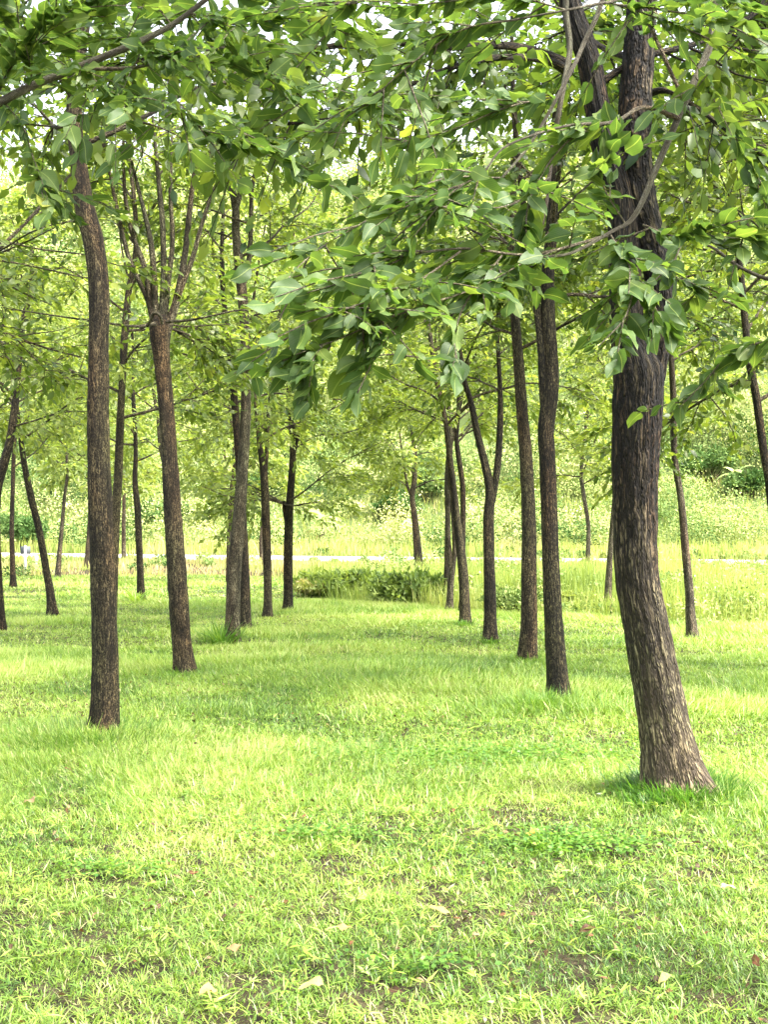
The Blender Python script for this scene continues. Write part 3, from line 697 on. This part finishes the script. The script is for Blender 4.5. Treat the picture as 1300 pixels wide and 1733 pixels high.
# --- right row
B = 1345
make_tree('thickest leaning tree with deeply furrowed dark bark and flared foot', 1350,
    [[(1150, 1350, 114), (1138, 1290, 98), (1125, 1225, 87), (1101, 1100, 79), (1091, 1050, 77), (1077, 975, 74), (1072, 888, 74), (1070, 773, 79), (1072, 690, 84), (1070, 630, 82), (1052, 560, 56), (1046, 450, 54), (1040, 350, 50), (1015, 270, 46), (1000, 200, 42), (985, 120, 38), (960, 40, 34), (940, -60, 30)],
     [(1085, 690, 40), (1098, 630, 42), (1106, 560, 44), (1106, 500, 44), (1090, 420, 46), (1068, 330, 52), (1062, 220, 54), (1070, 100, 52), (1078, 0, 50), (1082, -100, 44)]],
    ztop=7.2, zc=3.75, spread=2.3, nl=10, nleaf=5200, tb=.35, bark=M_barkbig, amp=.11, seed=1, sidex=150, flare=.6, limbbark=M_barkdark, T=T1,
    limbs=[([(960, 110, 26, 7.25), (925, 92, 17, 7.15), (860, 76, 14, 7.0), (760, 78, 13, 6.9), (640, 68, 12, 6.8), (520, 82, 10, 6.7), (430, 88, 9, 6.6), (350, 78, 7, 6.6), (230, 100, 5, 6.6), (110, 122, 4, 6.6)], 0, 70),
           ([(965, 120, 20, 7.25), (930, 102, 14, 7.1), (880, 95, 12, 6.9), (800, 102, 11, 6.7), (710, 135, 9, 6.5), (620, 180, 8, 6.4), (520, 205, 6, 6.3), (410, 212, 4, 6.3)], 0, 55),
           ([(1090, 160, 16, 7.2), (1130, 152, 10, 7.0), (1180, 180, 8, 6.9), (1240, 225, 7, 6.8), (1310, 275, 6, 6.7)], 0, 30)])
make_tree('slim dark trunk with a kink near its top, standing in a mound of long grass', 1187,
    [[(946, 1187, 40), (942, 1130, 35), (935, 1040, 31), (930, 960, 29), (927, 888, 28), (922, 773, 28), (920, 730, 28), (927, 672, 29), (930, 629, 24), (926, 560, 24), (925, 480, 22), (932, 400, 20), (938, 300, 18)],
     [(920, 720, 16), (916, 650, 16), (914, 600, 15), (908, 540, 13), (900, 460, 12), (890, 380, 10)]],
    tb=.35, bark=M_barkdark, seed=2, zc=3.4, T=T1, sidex=40, nleaf=8000)
make_tree('straight upright trunk with even reddish brown bark, just left of the slim kinked trunk', 1120,
    [[(894, 1120, 32), (895, 1050, 29), (895, 975, 27), (895, 888, 25), (891, 773, 22), (885, 686, 20), (881, 614, 19), (876, 540, 16), (870, 440, 14), (872, 350, 12)]],
    seed=3, zc=3.5, tb=.42, nleaf=8000)
make_tree('forked tree whose trunk splits into a wide wishbone at eye level', 1088,
    [[(830, 1088, 26), (830, 1050, 22), (830, 1004, 21), (829, 946, 19), (829, 874, 19), (832, 831, 17), (824, 787, 14), (810, 730, 12), (798, 672, 10), (788, 640, 9), (775, 560, 8)],
     [(835, 850, 12), (845, 787, 12), (849, 730, 11), (850, 692, 10), (849, 643, 8), (845, 560, 7), (850, 480, 6)]],
    seed=4, zc=3.2, nleaf=8000, bark=M_barkdark)
make_tree('brown trunk leaning left as it rises, in front of a cluster of thin trunks', 1058,
    [[(789, 1058, 20), (787, 1020, 18), (784, 960, 17), (775, 888, 14), (767, 816, 11), (760, 758, 10), (752, 700, 8)]], seed=5, zc=3.0, nleaf=7500, ztop=6.2)
make_tree('thin dark trunk hidden behind the brown leaning trunk', 1045,
    [[(782, 1045, 12), (784, 990, 11), (783, 932, 10), (783, 831, 9), (775, 773, 9), (772, 740, 7)]], seed=6, zc=3.0, nleaf=5500, D=21.5, ztop=6.2, bark=M_barkdark)
make_tree('slender pale trunk forked low, left of the brown leaning trunk', 1038,
    [[(761, 1038, 12), (763, 985, 11), (769, 932, 8), (767, 888, 7), (762, 830, 6)], [(763, 960, 9), (757, 900, 9), (758, 860, 8), (759, 816, 7)]], seed=7, zc=3.0, nleaf=5500, D=22.5, ztop=6, bark=M_barkpale)
make_tree('narrow dark trunk standing at the ditch, leftmost of the cluster of thin trunks', 1026,
    [[(755, 1026, 12), (756, 980, 11), (757, 946, 10), (758, 874, 9), (757, 816, 8)]], seed=8, zc=3.0, nleaf=4500, D=24.5, ztop=5.8)
make_tree('small lone tree with a stubby forked top beside the road', 975,
    [[(706, 975, 18), (708, 946, 15), (703, 883, 11), (698, 839, 9), (702, 811, 9)], [(700, 845, 6), (692, 828, 5), (688, 812, 4)]], seed=9, D=36, zc=2.5, ztop=5.0, nleaf=5200, spread=2.0, leafL=.15, tb=.5, nl=12)
make_tree('slender greyish tree leaning left, apart on the right of the thick tree', 1082,
    [[(1174, 1082, 21), (1170, 1040, 17), (1169, 1004, 15), (1163, 932, 14), (1155, 845, 12), (1143, 773, 11), (1139, 687, 11), (1136, 635, 10), (1130, 560, 9)]], seed=10, bark=M_barkpale, zc=3.6, tb=.5, nleaf=6500, T=T1)
make_tree('grey trunk partly hidden behind the thick leaning tree', 1036,
    [[(1029, 1036, 14), (1030, 990, 12), (1032, 946, 10), (1034, 903, 8), (1040, 820, 7)]], seed=11, bark=M_barkpale, zc=3.0, D=22.5, nleaf=5500, tb=.55)
make_tree('very thin pale crooked tree far behind, between the slim dark and thickest trunks', 978,
    [[(993, 978, 9), (995, 930, 8), (995, 888, 7), (987, 837, 7), (984, 808, 7), (986, 770, 5)]], seed=12, bark=M_barkpale, zc=2.6, D=34.5, nleaf=4500, leafL=.15, tb=.62, ztop=5.5)
make_tree('dark trunk leaning in at the right border, foot out of view', 1130,
    [[(1325, 1130, 24), (1318, 950, 20), (1308, 820, 16), (1299, 759, 14), (1290, 672, 14), (1279, 606, 13), (1271, 520, 12), (1262, 430, 10)]], seed=13, D=13.6, zc=3.0, bark=M_barkdark, nleaf=8500, spread=2.4, T=T1, lowbias=.2)
# --- left row
make_tree('crooked brown trunk kinked near the top, nearest tree on the left', 1240,
    [[(176, 1240, 50), (178, 1200, 46), (180, 1100, 43), (179, 1000, 41), (177, 850, 40), (176, 700, 36), (177, 600, 33), (177, 500, 33), (168, 420, 34), (155, 375, 34), (145, 320, 30), (138, 270, 26), (130, 200, 28), (135, 120, 22), (148, 0, 18)]],
    seed=21, zc=4.15, ztop=7.5, spread=2.3, nl=12, nleaf=8500, sidex=56, T=T1, tb=.4)
make_tree('pollarded tree whose trunk ends in a sheaf of upright stems', 1138,
    [[(313, 1138, 36), (308, 1080, 34), (303, 1000, 33), (293, 850, 29), (284, 720, 27), (272, 610, 28), (268, 570, 36), (268, 548, 40), (270, 532, 30)],
     [(262, 560, 16), (252, 520, 12), (240, 450, 10), (218, 390, 9), (205, 320, 7)],
     [(262, 560, 16), (258, 500, 12), (252, 420, 10), (240, 360, 8), (225, 300, 6)],
     [(268, 560, 16), (272, 480, 10), (270, 380, 10), (262, 290, 8)],
     [(272, 560, 14), (280, 480, 9), (287, 400, 9), (283, 320, 7)],
     [(278, 560, 18), (294, 510, 14), (308, 430, 11), (315, 360, 10), (322, 300, 8)],
     [(280, 555, 16), (300, 490, 11), (322, 430, 9), (338, 370, 8), (362, 305, 7)],
     [(264, 560, 14), (244, 500, 9), (212, 430, 8), (190, 340, 7)]],
    seed=22, noext=(0,), palefork=True, zc=5.2, ztop=6.6, spread=1.1, nl=14, nleaf=2600, bark=M_bark,
    limbs=[([(236, 556, 4, 12.9), (250, 549, 5, 12.85), (260, 530, 6, 12.8), (270, 534, 6, 12.8), (274, 548, 5, 12.85)], 0, 0), ([(262, 548, 8, 13.1), (230, 552, 5, 12.9), (190, 548, 4, 12.7), (100, 535, 3, 12.6), (0, 520, 2, 12.5)], 0, 10),
           ([(280, 545, 5, 13.1), (330, 540, 4, 13.0), (400, 525, 3, 12.9), (420, 526, 3, 12.9)], 0, 6)])
make_tree('tall straight tree with a broad bladed clump at its foot', 1085,
    [[(394, 1085, 27), (394, 1040, 25), (396, 960, 24), (403, 870, 22), (408, 790, 20), (412, 700, 18), (412, 600, 16), (408, 510, 17), (402, 450, 17), (397, 390, 14), (396, 340, 13), (382, 295, 10)],
     [(408, 480, 10), (418, 440, 9), (423, 380, 8), (426, 310, 7)], [(396, 360, 9), (405, 320, 7), (402, 280, 6)]], seed=23, zc=5.1, ztop=7.2, nleaf=3800, sidex=32, bark=M_limb)
make_tree('trunk directly behind the tall straight tree, its foot peeping out', 1066,
    [[(416, 1066, 20), (414, 1000, 17), (410, 900, 14), (403, 790, 13), (397, 700, 13), (392, 640, 12), (388, 590, 11), (380, 520, 9)]], seed=24, zc=3.2, nleaf=6500, bark=M_barkdark)
make_tree('slim trunk splitting into two thin prongs, second of the slim pair from the tall tree', 1043,
    [[(453, 1043, 15), (453, 1000, 14), (452, 950, 14), (450, 870, 14), (447, 800, 13), (440, 750, 8), (436, 700, 6)], [(449, 810, 8), (453, 760, 7), (456, 700, 6), (462, 640, 5)]], seed=25, zc=2.9, nleaf=6000)
make_tree('slim dark trunk with a short broken stub, at the aisle end', 1032,
    [[(488, 1032, 17), (488, 990, 16), (488, 940, 16), (490, 880, 15), (494, 820, 12), (497, 770, 11), (496, 730, 11), (490, 690, 8)], [(488, 890, 8), (483, 866, 7), (481, 848, 6)], [(498, 770, 7), (506, 735, 6), (514, 690, 5)]], seed=26, noext=(1,), zc=2.9, nleaf=6000, bark=M_barkdark)
make_tree('faint trunk low behind the slim pronged trunk', 956,
    [[(442, 956, 7), (442, 920, 7), (444, 880, 6), (446, 840, 5)]], seed=27, D=44, zc=2.3, ztop=5, nleaf=3600, leafL=.18, tb=.6, bark=M_barkpale)
make_tree('thin several stemmed tree left of the tall straight tree', 985,
    [[(386, 985, 8), (387, 930, 9), (388, 880, 9), (390, 830, 7), (394, 780, 5)], [(388, 880, 6), (383, 840, 5), (380, 790, 4)], [(389, 870, 5), (396, 830, 4), (399, 785, 4)]], seed=28, D=32, zc=2.6, nleaf=4500, leafL=.15, tb=.55, ztop=5.5)
make_tree('trunk almost covered by the crooked brown trunk', 1100,
    [[(186, 1100, 20), (188, 1000, 18), (190, 900, 17), (195, 820, 15), (199, 740, 14), (204, 660, 12)]], seed=29, D=16, zc=3.0, nleaf=7000)
make_tree('thin trunk hugging the pollarded tree on its left', 1003,
    [[(287, 1003, 8), (285, 940, 7), (283, 860, 7), (281, 800, 6)]], seed=30, D=28, zc=2.9, nleaf=5000, leafL=.13, bark=M_barkpale, tb=.5)
make_tree('straight dark thin trunk with a fern at its foot', 1018,
    [[(239, 1018, 15), (238, 970, 12), (237, 930, 11), (235, 860, 11), (231, 815, 9), (232, 770, 7)]], seed=31, D=24.7, zc=2.7, nleaf=6000, bark=M_barkdark)
make_tree('distant thin trunk between the crooked trunk and the fern tree', 945,
    [[(209, 945, 8), (209, 900, 7), (209, 860, 6), (208, 820, 5)]], seed=32, D=50, zc=2.6, ztop=5.5, nleaf=3600, leafL=.2, tb=.6, bark=M_barkpale)
make_tree('thin upright trunk just left of the crooked brown trunk', 960,
    [[(146, 960, 10), (149, 910, 8), (150, 860, 7), (147, 810, 6)]], seed=33, D=42, zc=2.7, ztop=5.5, nleaf=4200, leafL=.17, tb=.5)
make_tree('thin pale trunk slanting to the right, beyond the curved dark tree', 978,
    [[(97, 978, 10), (99, 940, 8), (102, 900, 7), (107, 845, 6), (113, 800, 5)]], seed=34, D=34.8, zc=2.8, ztop=5.8, nleaf=4800, leafL=.15, bark=M_barkpale, tb=.5)
make_tree('curved dark tree leaning left, near the marker post', 1040,
    [[(88, 1040, 17), (84, 1000, 14), (79, 970, 13), (68, 900, 12), (55, 840, 12), (46, 790, 10), (40, 740, 9), (34, 690, 8)]], seed=35, D=21.3, zc=2.8, nleaf=6500, bark=M_barkdark)
make_tree('straight dark trunk left of the marker post', 995,
    [[(22, 995, 11), (22, 950, 9), (22, 900, 8), (24, 830, 7), (25, 770, 7), (28, 700, 5)]], seed=36, D=29.7, zc=2.8, nleaf=5500, leafL=.13, bark=M_barkdark)
make_tree('bowed trunk cut by the left border, bulging out of view at mid height', 1066,
    [[(3, 1066, 16), (-2, 1000, 15), (-8, 900, 15), (-8, 830, 16), (2, 785, 16), (12, 740, 14), (20, 660, 11), (25, 600, 9), (30, 540, 8)]], seed=37, D=18.3, zc=2.8, nleaf=7500, bark=M_barkdark)
# trees whose trunks stand beyond the frame and whose crowns reach in
make_tree('tree beyond the left border whose leafy crown reaches into view', 1180,
    [[(-270, 1150, 40), (-275, 900, 32), (-265, 700, 27), (-268, 500, 22), (-260, 400, 18)]], seed=41, D=12.2, zc=3.0, nleaf=5500, spread=3.0, nl=13, T=T1)
make_tree('tree beyond the right border whose leafy crown reaches into view', 1180,
    [[(1530, 1150, 40), (1525, 900, 32), (1515, 700, 27), (1525, 500, 22), (1500, 400, 18)]], seed=42, D=10.6, zc=2.9, nleaf=10000, spread=3.0, nl=14, T=T1)

# --- the two nearest trees of the rows: trunks just outside the frame, boughs hanging into it
def near_tree(label, x, y, boughs, sprays, label_seed, leafL, tb, trunk_r=.13, extra=()):
    rng = np.random.default_rng(label_seed)
    b = np.array([x, y, 0.]); t = thing('tree', b, label, 'tree', 'trees of the planted grove')
    tm = MB(); bm = MB(); fm = MB()
    P = [b + [0, 0, -.1], b + [0, 0, .3], b + [.03, .02, 1.5], b + [-.02, 0, 2.8], b + [.02, .05, 4.2], b + [.0, .1, 6.2]]
    X, rr, s = smooth_line(P, [trunk_r * 1.25, trunk_r * 1.05, trunk_r, trunk_r * .9, trunk_r * .7, .03], 120)
    tube(tm, X, rr, 40, .09, 6., 3)
    for pts in boughs:      # (x, y, z, r) world points
        P = np.array([p[:3] for p in pts]); R_ = np.array([p[3] for p in pts])
        Y, yr, s = smooth_line(P, R_, 8 * len(P)); tube(bm, Y, yr, 10, .06, 9., 5)
    for (pts, ntw, ext, lo) in sprays:
        ntw = int(ntw * .46) + 1; ext *= 1.1
        P = np.array([at(a, b_, d) for a, b_, d in pts]); n = len(P)
        Y, yr, s = smooth_line(P, np.linspace(lo, .0016, n), 7 * n); tube(bm, Y, yr, 6)
        # leaves along the spray's own length, larger towards the tip
        k = np.arange(2, len(Y) - 1); twig_leaves(fm, Y[k], Y[k + 1], 1, leafL, T0, tb, rng, .56, .20, .10, .14)
        # side twigs
        k = rng.integers(1, len(Y) - 1, ntw); dd = nrm(Y[np.minimum(k + 1, len(Y) - 1)] - Y[k])
        d3 = nrm(dd * .7 + rng.normal(0, .6, (ntw, 3)) * [1, 1, .45] + [0, 0, -.05]); Sx = Y[k]; Ex = Sx + d3 * (ext * rng.uniform(.5, 1.3, ntw))[:, None]
        twig_leaves(fm, Sx, Ex, 7, leafL, T0, tb, rng, .56, .20, .10, .14)
        for a, b2 in zip(Sx, Ex): tube(bm, np.array([a, (a + b2) / 2 - [0, 0, .02 * ext], b2 - [0, 0, .1 * ext]]), [.003, .0022, .0012], 4)
    tm.build('trunk', M_bark, t, True, b); bm.build('branches', M_twig, t, True, b); fm.build('crown', M_near, t, True, b, uv=True)
    return t

def W(px, py, D, wpx):
    p = at(px, py, D); return (p[0], p[1], p[2], wpx / 2 / F * D)
R0 = np.array([1.78, 4.1])
boughs = [
    [(1.78, 4.1, 2.5, .05), (1.55, 4.15, 3.3, .04), W(1245, -30, 4.2, 18), W(1202, 80, 4.2, 13), W(1155, 185, 4.12, 12), W(1112, 285, 4.05, 11), W(1075, 365, 4.0, 9), W(1035, 392, 3.95, 6), W(960, 430, 3.85, 5), W(880, 432, 3.75, 4)],
    [(1.78, 4.1, 3.2, .045), (1.3, 4.3, 4.2, .03), (.75, 4.4, 3.7, .022), W(962, -20, 4.4, 11), W(966, 80, 4.4, 10), W(952, 160, 4.3, 10), W(935, 260, 4.3, 8), W(925, 350, 4.2, 6), W(905, 430, 4.1, 4)],
    [(.78, 4.4, 3.72, .018), W(1025, -20, 4.4, 9), W(990, 70, 4.4, 8), W(962, 130, 4.3, 7), W(900, 240, 4.2, 5), W(850, 300, 4.1, 4)],
    [W(1150, 198, 4.1, 9), W(1090, 180, 4.0, 7), W(1040, 205, 3.9, 6), W(960, 212, 3.8, 5), W(860, 245, 3.75, 4), W(820, 290, 3.7, 3)],
    [(1.78, 4.1, 2.2, .035), (1.5, 4.3, 2.5, .02), W(1330, 470, 4.3, 8), W(1260, 455, 4.3, 6), W(1210, 420, 4.2, 5), W(1160, 400, 4.2, 4)],
    [W(1160, 170, 4.1, 7), W(1080, 5, 4.1, 6), W(1030, 2, 4.0, 5), W(960, 15, 3.9, 4), W(880, 30, 3.9, 3)],
]
sprays = [
    ([(960, 15, 3.9), (860, -10, 3.9), (760, 0, 3.9), (660, 10, 4.0), (590, 0, 4.1)], 18, .3, .003),
    ([(1040, 5, 4.0), (1110, 10, 4.0), (1200, -10, 4.0), (1290, 20, 4.0)], 14, .25, .003),
    ([(1030, 398, 3.95), (900, 430, 3.8), (780, 420, 3.7), (650, 440, 3.6), (600, 470, 3.55), (520, 495, 3.5)], 34, .28, .005),
    ([(900, 432, 3.8), (820, 480, 3.65), (740, 510, 3.55), (650, 540, 3.5), (570, 575, 3.45), (500, 600, 3.4)], 20, .16, .004),
    ([(780, 425, 3.7), (700, 480, 3.5), (620, 510, 3.45), (530, 545, 3.4)], 20, .22, .0035),
    ([(850, 432, 3.75), (790, 510, 3.6), (770, 570, 3.55), (775, 615, 3.5)], 9, .14, .003),
    ([(650, 540, 3.5), (640, 590, 3.45), (605, 665, 3.4)], 1, .10, .0025),
    ([(560, 585, 3.45), (530, 620, 3.42), (520, 680, 3.4)], 0, .09, .002),
    ([(1035, 398, 3.95), (1070, 460, 3.8), (1062, 530, 3.7), (1015, 585, 3.6)], 20, .15, .004),
    ([(1070, 460, 3.8), (1110, 520, 3.75), (1135, 570, 3.75)], 2, .10, .003),
    ([(930, 300, 4.25), (850, 350, 4.0), (700, 340, 3.8), (590, 390, 3.7), (510, 440, 3.6)], 26, .26, .004),
    ([(850, 300, 4.1), (760, 300, 3.9), (680, 330, 3.8), (630, 370, 3.8)], 16, .24, .0035),
    ([(1090, 380, 4.05), (1150, 400, 3.95), (1220, 380, 3.9), (1290, 420, 3.9)], 12, .22, .004),
    ([(1160, 400, 4.2), (1140, 460, 4.1), (1180, 490, 4.1), (1150, 520, 4.1)], 6, .15, .003),
    ([(1345, 560, 4.4), (1240, 600, 4.5), (1190, 650, 4.5), (1150, 690, 4.5)], 7, .12, .003),
    ([(820, 290, 3.7), (760, 330, 3.65), (700, 400, 3.6)], 12, .2, .003),
    ([(1050, 200, 3.9), (960, 240, 3.85), (900, 330, 3.8), (890, 400, 3.8)], 14, .2, .003),
    ([(880, 30, 3.9), (780, 50, 3.9), (680, 120, 3.9), (620, 180, 3.9)], 16, .3, .004),
    ([(1090, 5, 4.1), (1150, 40, 4.0), (1240, 30, 3.9), (1320, 90, 3.9)], 16, .26, .004),
    ([(1180, 130, 4.1), (1220, 180, 4.0), (1260, 260, 4.0), (1290, 330, 4.0)], 10, .22, .0035),
    ([(950, 160, 4.3), (860, 180, 4.2), (760, 220, 4.1), (680, 240, 4.0)], 14, .28, .0035),
    ([(1060, 380, 4.0), (1020, 300, 3.9), (1050, 220, 3.9)], 7, .18, .003),
]
near_tree('nearest tree beyond the right border whose large leafed bough hangs across the view', 1.78, 4.1, boughs, sprays, 61, .081, .42)
boughsL = [
    [(-2.15, 5.9, 2.6, .05), (-2.05, 5.7, 3.2, .035), W(-15, 178, 5.2, 15), W(50, 145, 5.2, 14), W(130, 112, 5.2, 13), W(220, 75, 5.2, 12), W(290, 40, 5.2, 10), W(350, -5, 5.2, 9), W(420, -60, 5.2, 6)],
    [W(150, 115, 5.2, 8), W(230, 112, 5.1, 6), W(310, 90, 5.0, 5), W(380, 78, 5.0, 4)],
]
spraysL = [
    ([(200, 85, 5.2), (240, 40, 5.5), (300, 20, 5.7), (380, 30, 5.8), (460, 40, 5.9)], 40, .34, .003),
    ([(40, 150, 5.2), (60, 90, 5.6), (130, 30, 5.8), (210, 10, 5.9)], 34, .34, .003),
    ([(-10, 100, 5.4), (60, 60, 5.5), (150, 60, 5.6), (260, 90, 5.7)], 26, .32, .003),
    ([(290, 40, 5.2), (250, 0, 5.2), (180, -20, 5.3), (120, 20, 5.4)], 20, .3, .003),
    ([(350, -5, 5.2), (430, -10, 5.3), (520, 5, 5.4), (600, -5, 5.4)], 22, .32, .003),
    ([(320, 20, 5.2), (360, 60, 5.3), (440, 80, 5.4)], 12, .3, .003),
    ([(50, 145, 5.2), (60, 60, 5.0), (120, 10, 4.9), (190, -20, 4.9)], 22, .32, .004),
    ([(130, 112, 5.2), (200, 160, 5.0), (280, 170, 4.9), (360, 210, 4.9)], 22, .30, .004),
    ([(220, 75, 5.2), (300, 100, 5.0), (400, 110, 5.0), (480, 150, 5.0), (540, 210, 5.0)], 26, .34, .004),
    ([(-15, 178, 5.2), (30, 60, 5.1), (10, 0, 5.0)], 14, .3, .004),
    ([(320, 20, 5.2), (400, 40, 5.1), (500, 30, 5.0), (600, 60, 5.0), (680, 110, 5.0)], 26, .36, .004),
    ([(0, 165, 5.2), (40, 220, 5.1), (60, 290, 5.1), (100, 340, 5.1)], 10, .22, .003),
    ([(300, 170, 5.0), (360, 230, 5.0), (450, 250, 5.0), (520, 300, 5.0)], 16, .3, .003),
    ([(540, 120, 5.4), (620, 180, 5.3), (700, 200, 5.2), (760, 270, 5.2)], 18, .34, .003),
]
near_tree('nearest tree beyond the left border whose limb slants up across the top corner', -2.15, 5.9, boughsL, spraysL, 62, .10, .45)

# ------------------------------------------------------------------ fallen leaves big enough to single out
for i, (px, py, L, ti, lab) in enumerate((
        (905, 1421, .10, .75, 'orange yellow fallen leaf in front of the thick tree'),
        (58, 1364, .11, .55, 'tan curled fallen leaf near the left border'),
        (1270, 1641, .10, .28, 'reddish brown curled fallen leaf near the right border'),
        (243, 1592, .13, 1.0, 'long pale green leaf standing in the grass'),
        (548, 1686, .12, .92, 'pale yellow fallen leaf near the bottom edge'),
        (365, 1693, .11, .6, 'light tan fallen leaf lowest of those left of centre'),
        (383, 1624, .09, .58, 'narrow tan fallen leaf above the light tan one'),
        (336, 1487, .07, .25, 'small red brown fallen leaf in short turf'),
        (258, 1550, .07, .05, 'blackish curled fallen leaf above the long pale green leaf'),
        (97, 1432, .09, .08, 'dark brown crumpled leaf in the bare patch'),
        (595, 1587, .09, .6, 'straw coloured fallen leaf near the middle of the lawn'),
        (945, 1482, .06, .62, 'small cream fallen leaf below the orange yellow one'),
        (1010, 1589, .10, .1, 'dark leaf scrap on the worn soil'),
        (1138, 1668, .09, .92, 'pale yellow leaf beside the reddish brown one'),
        (1218, 1514, .09, 1.0, 'pale green round leaf right of centre'),
        (662, 1690, .08, .04, 'black curled leaf at the bottom centre'),
        (520, 1320, .06, .04, 'small black leaf in the long grass'),
        (110, 1302, .06, .35, 'small rusty leaf near the crooked trunk'),
        (727, 1552, .11, .9, 'yellowish bent leaf blade in the middle of the lawn'))):
    rf = np.random.default_rng(300 + i); D = dist(py); c = at(px, py, D); c[2] = float(ground_h(c[0], c[1])) + .035
    a = rf.uniform(0, 6.28); m_ = MB()
    leaves(m_, c[None], np.array([[math.cos(a), math.sin(a) * .6, rf.uniform(.0, .35)]]), np.array([[rf.normal(0, .3), -.45, 1.]]), L * .66, L * .30, T0, ti, rf, .5, .3)
    o = m_.build('fallen_leaf', M_fallen, None, True, c, uv=True); o['label'] = lab; o['category'] = 'fallen leaf'; o['group'] = 'fallen leaves on the lawn'
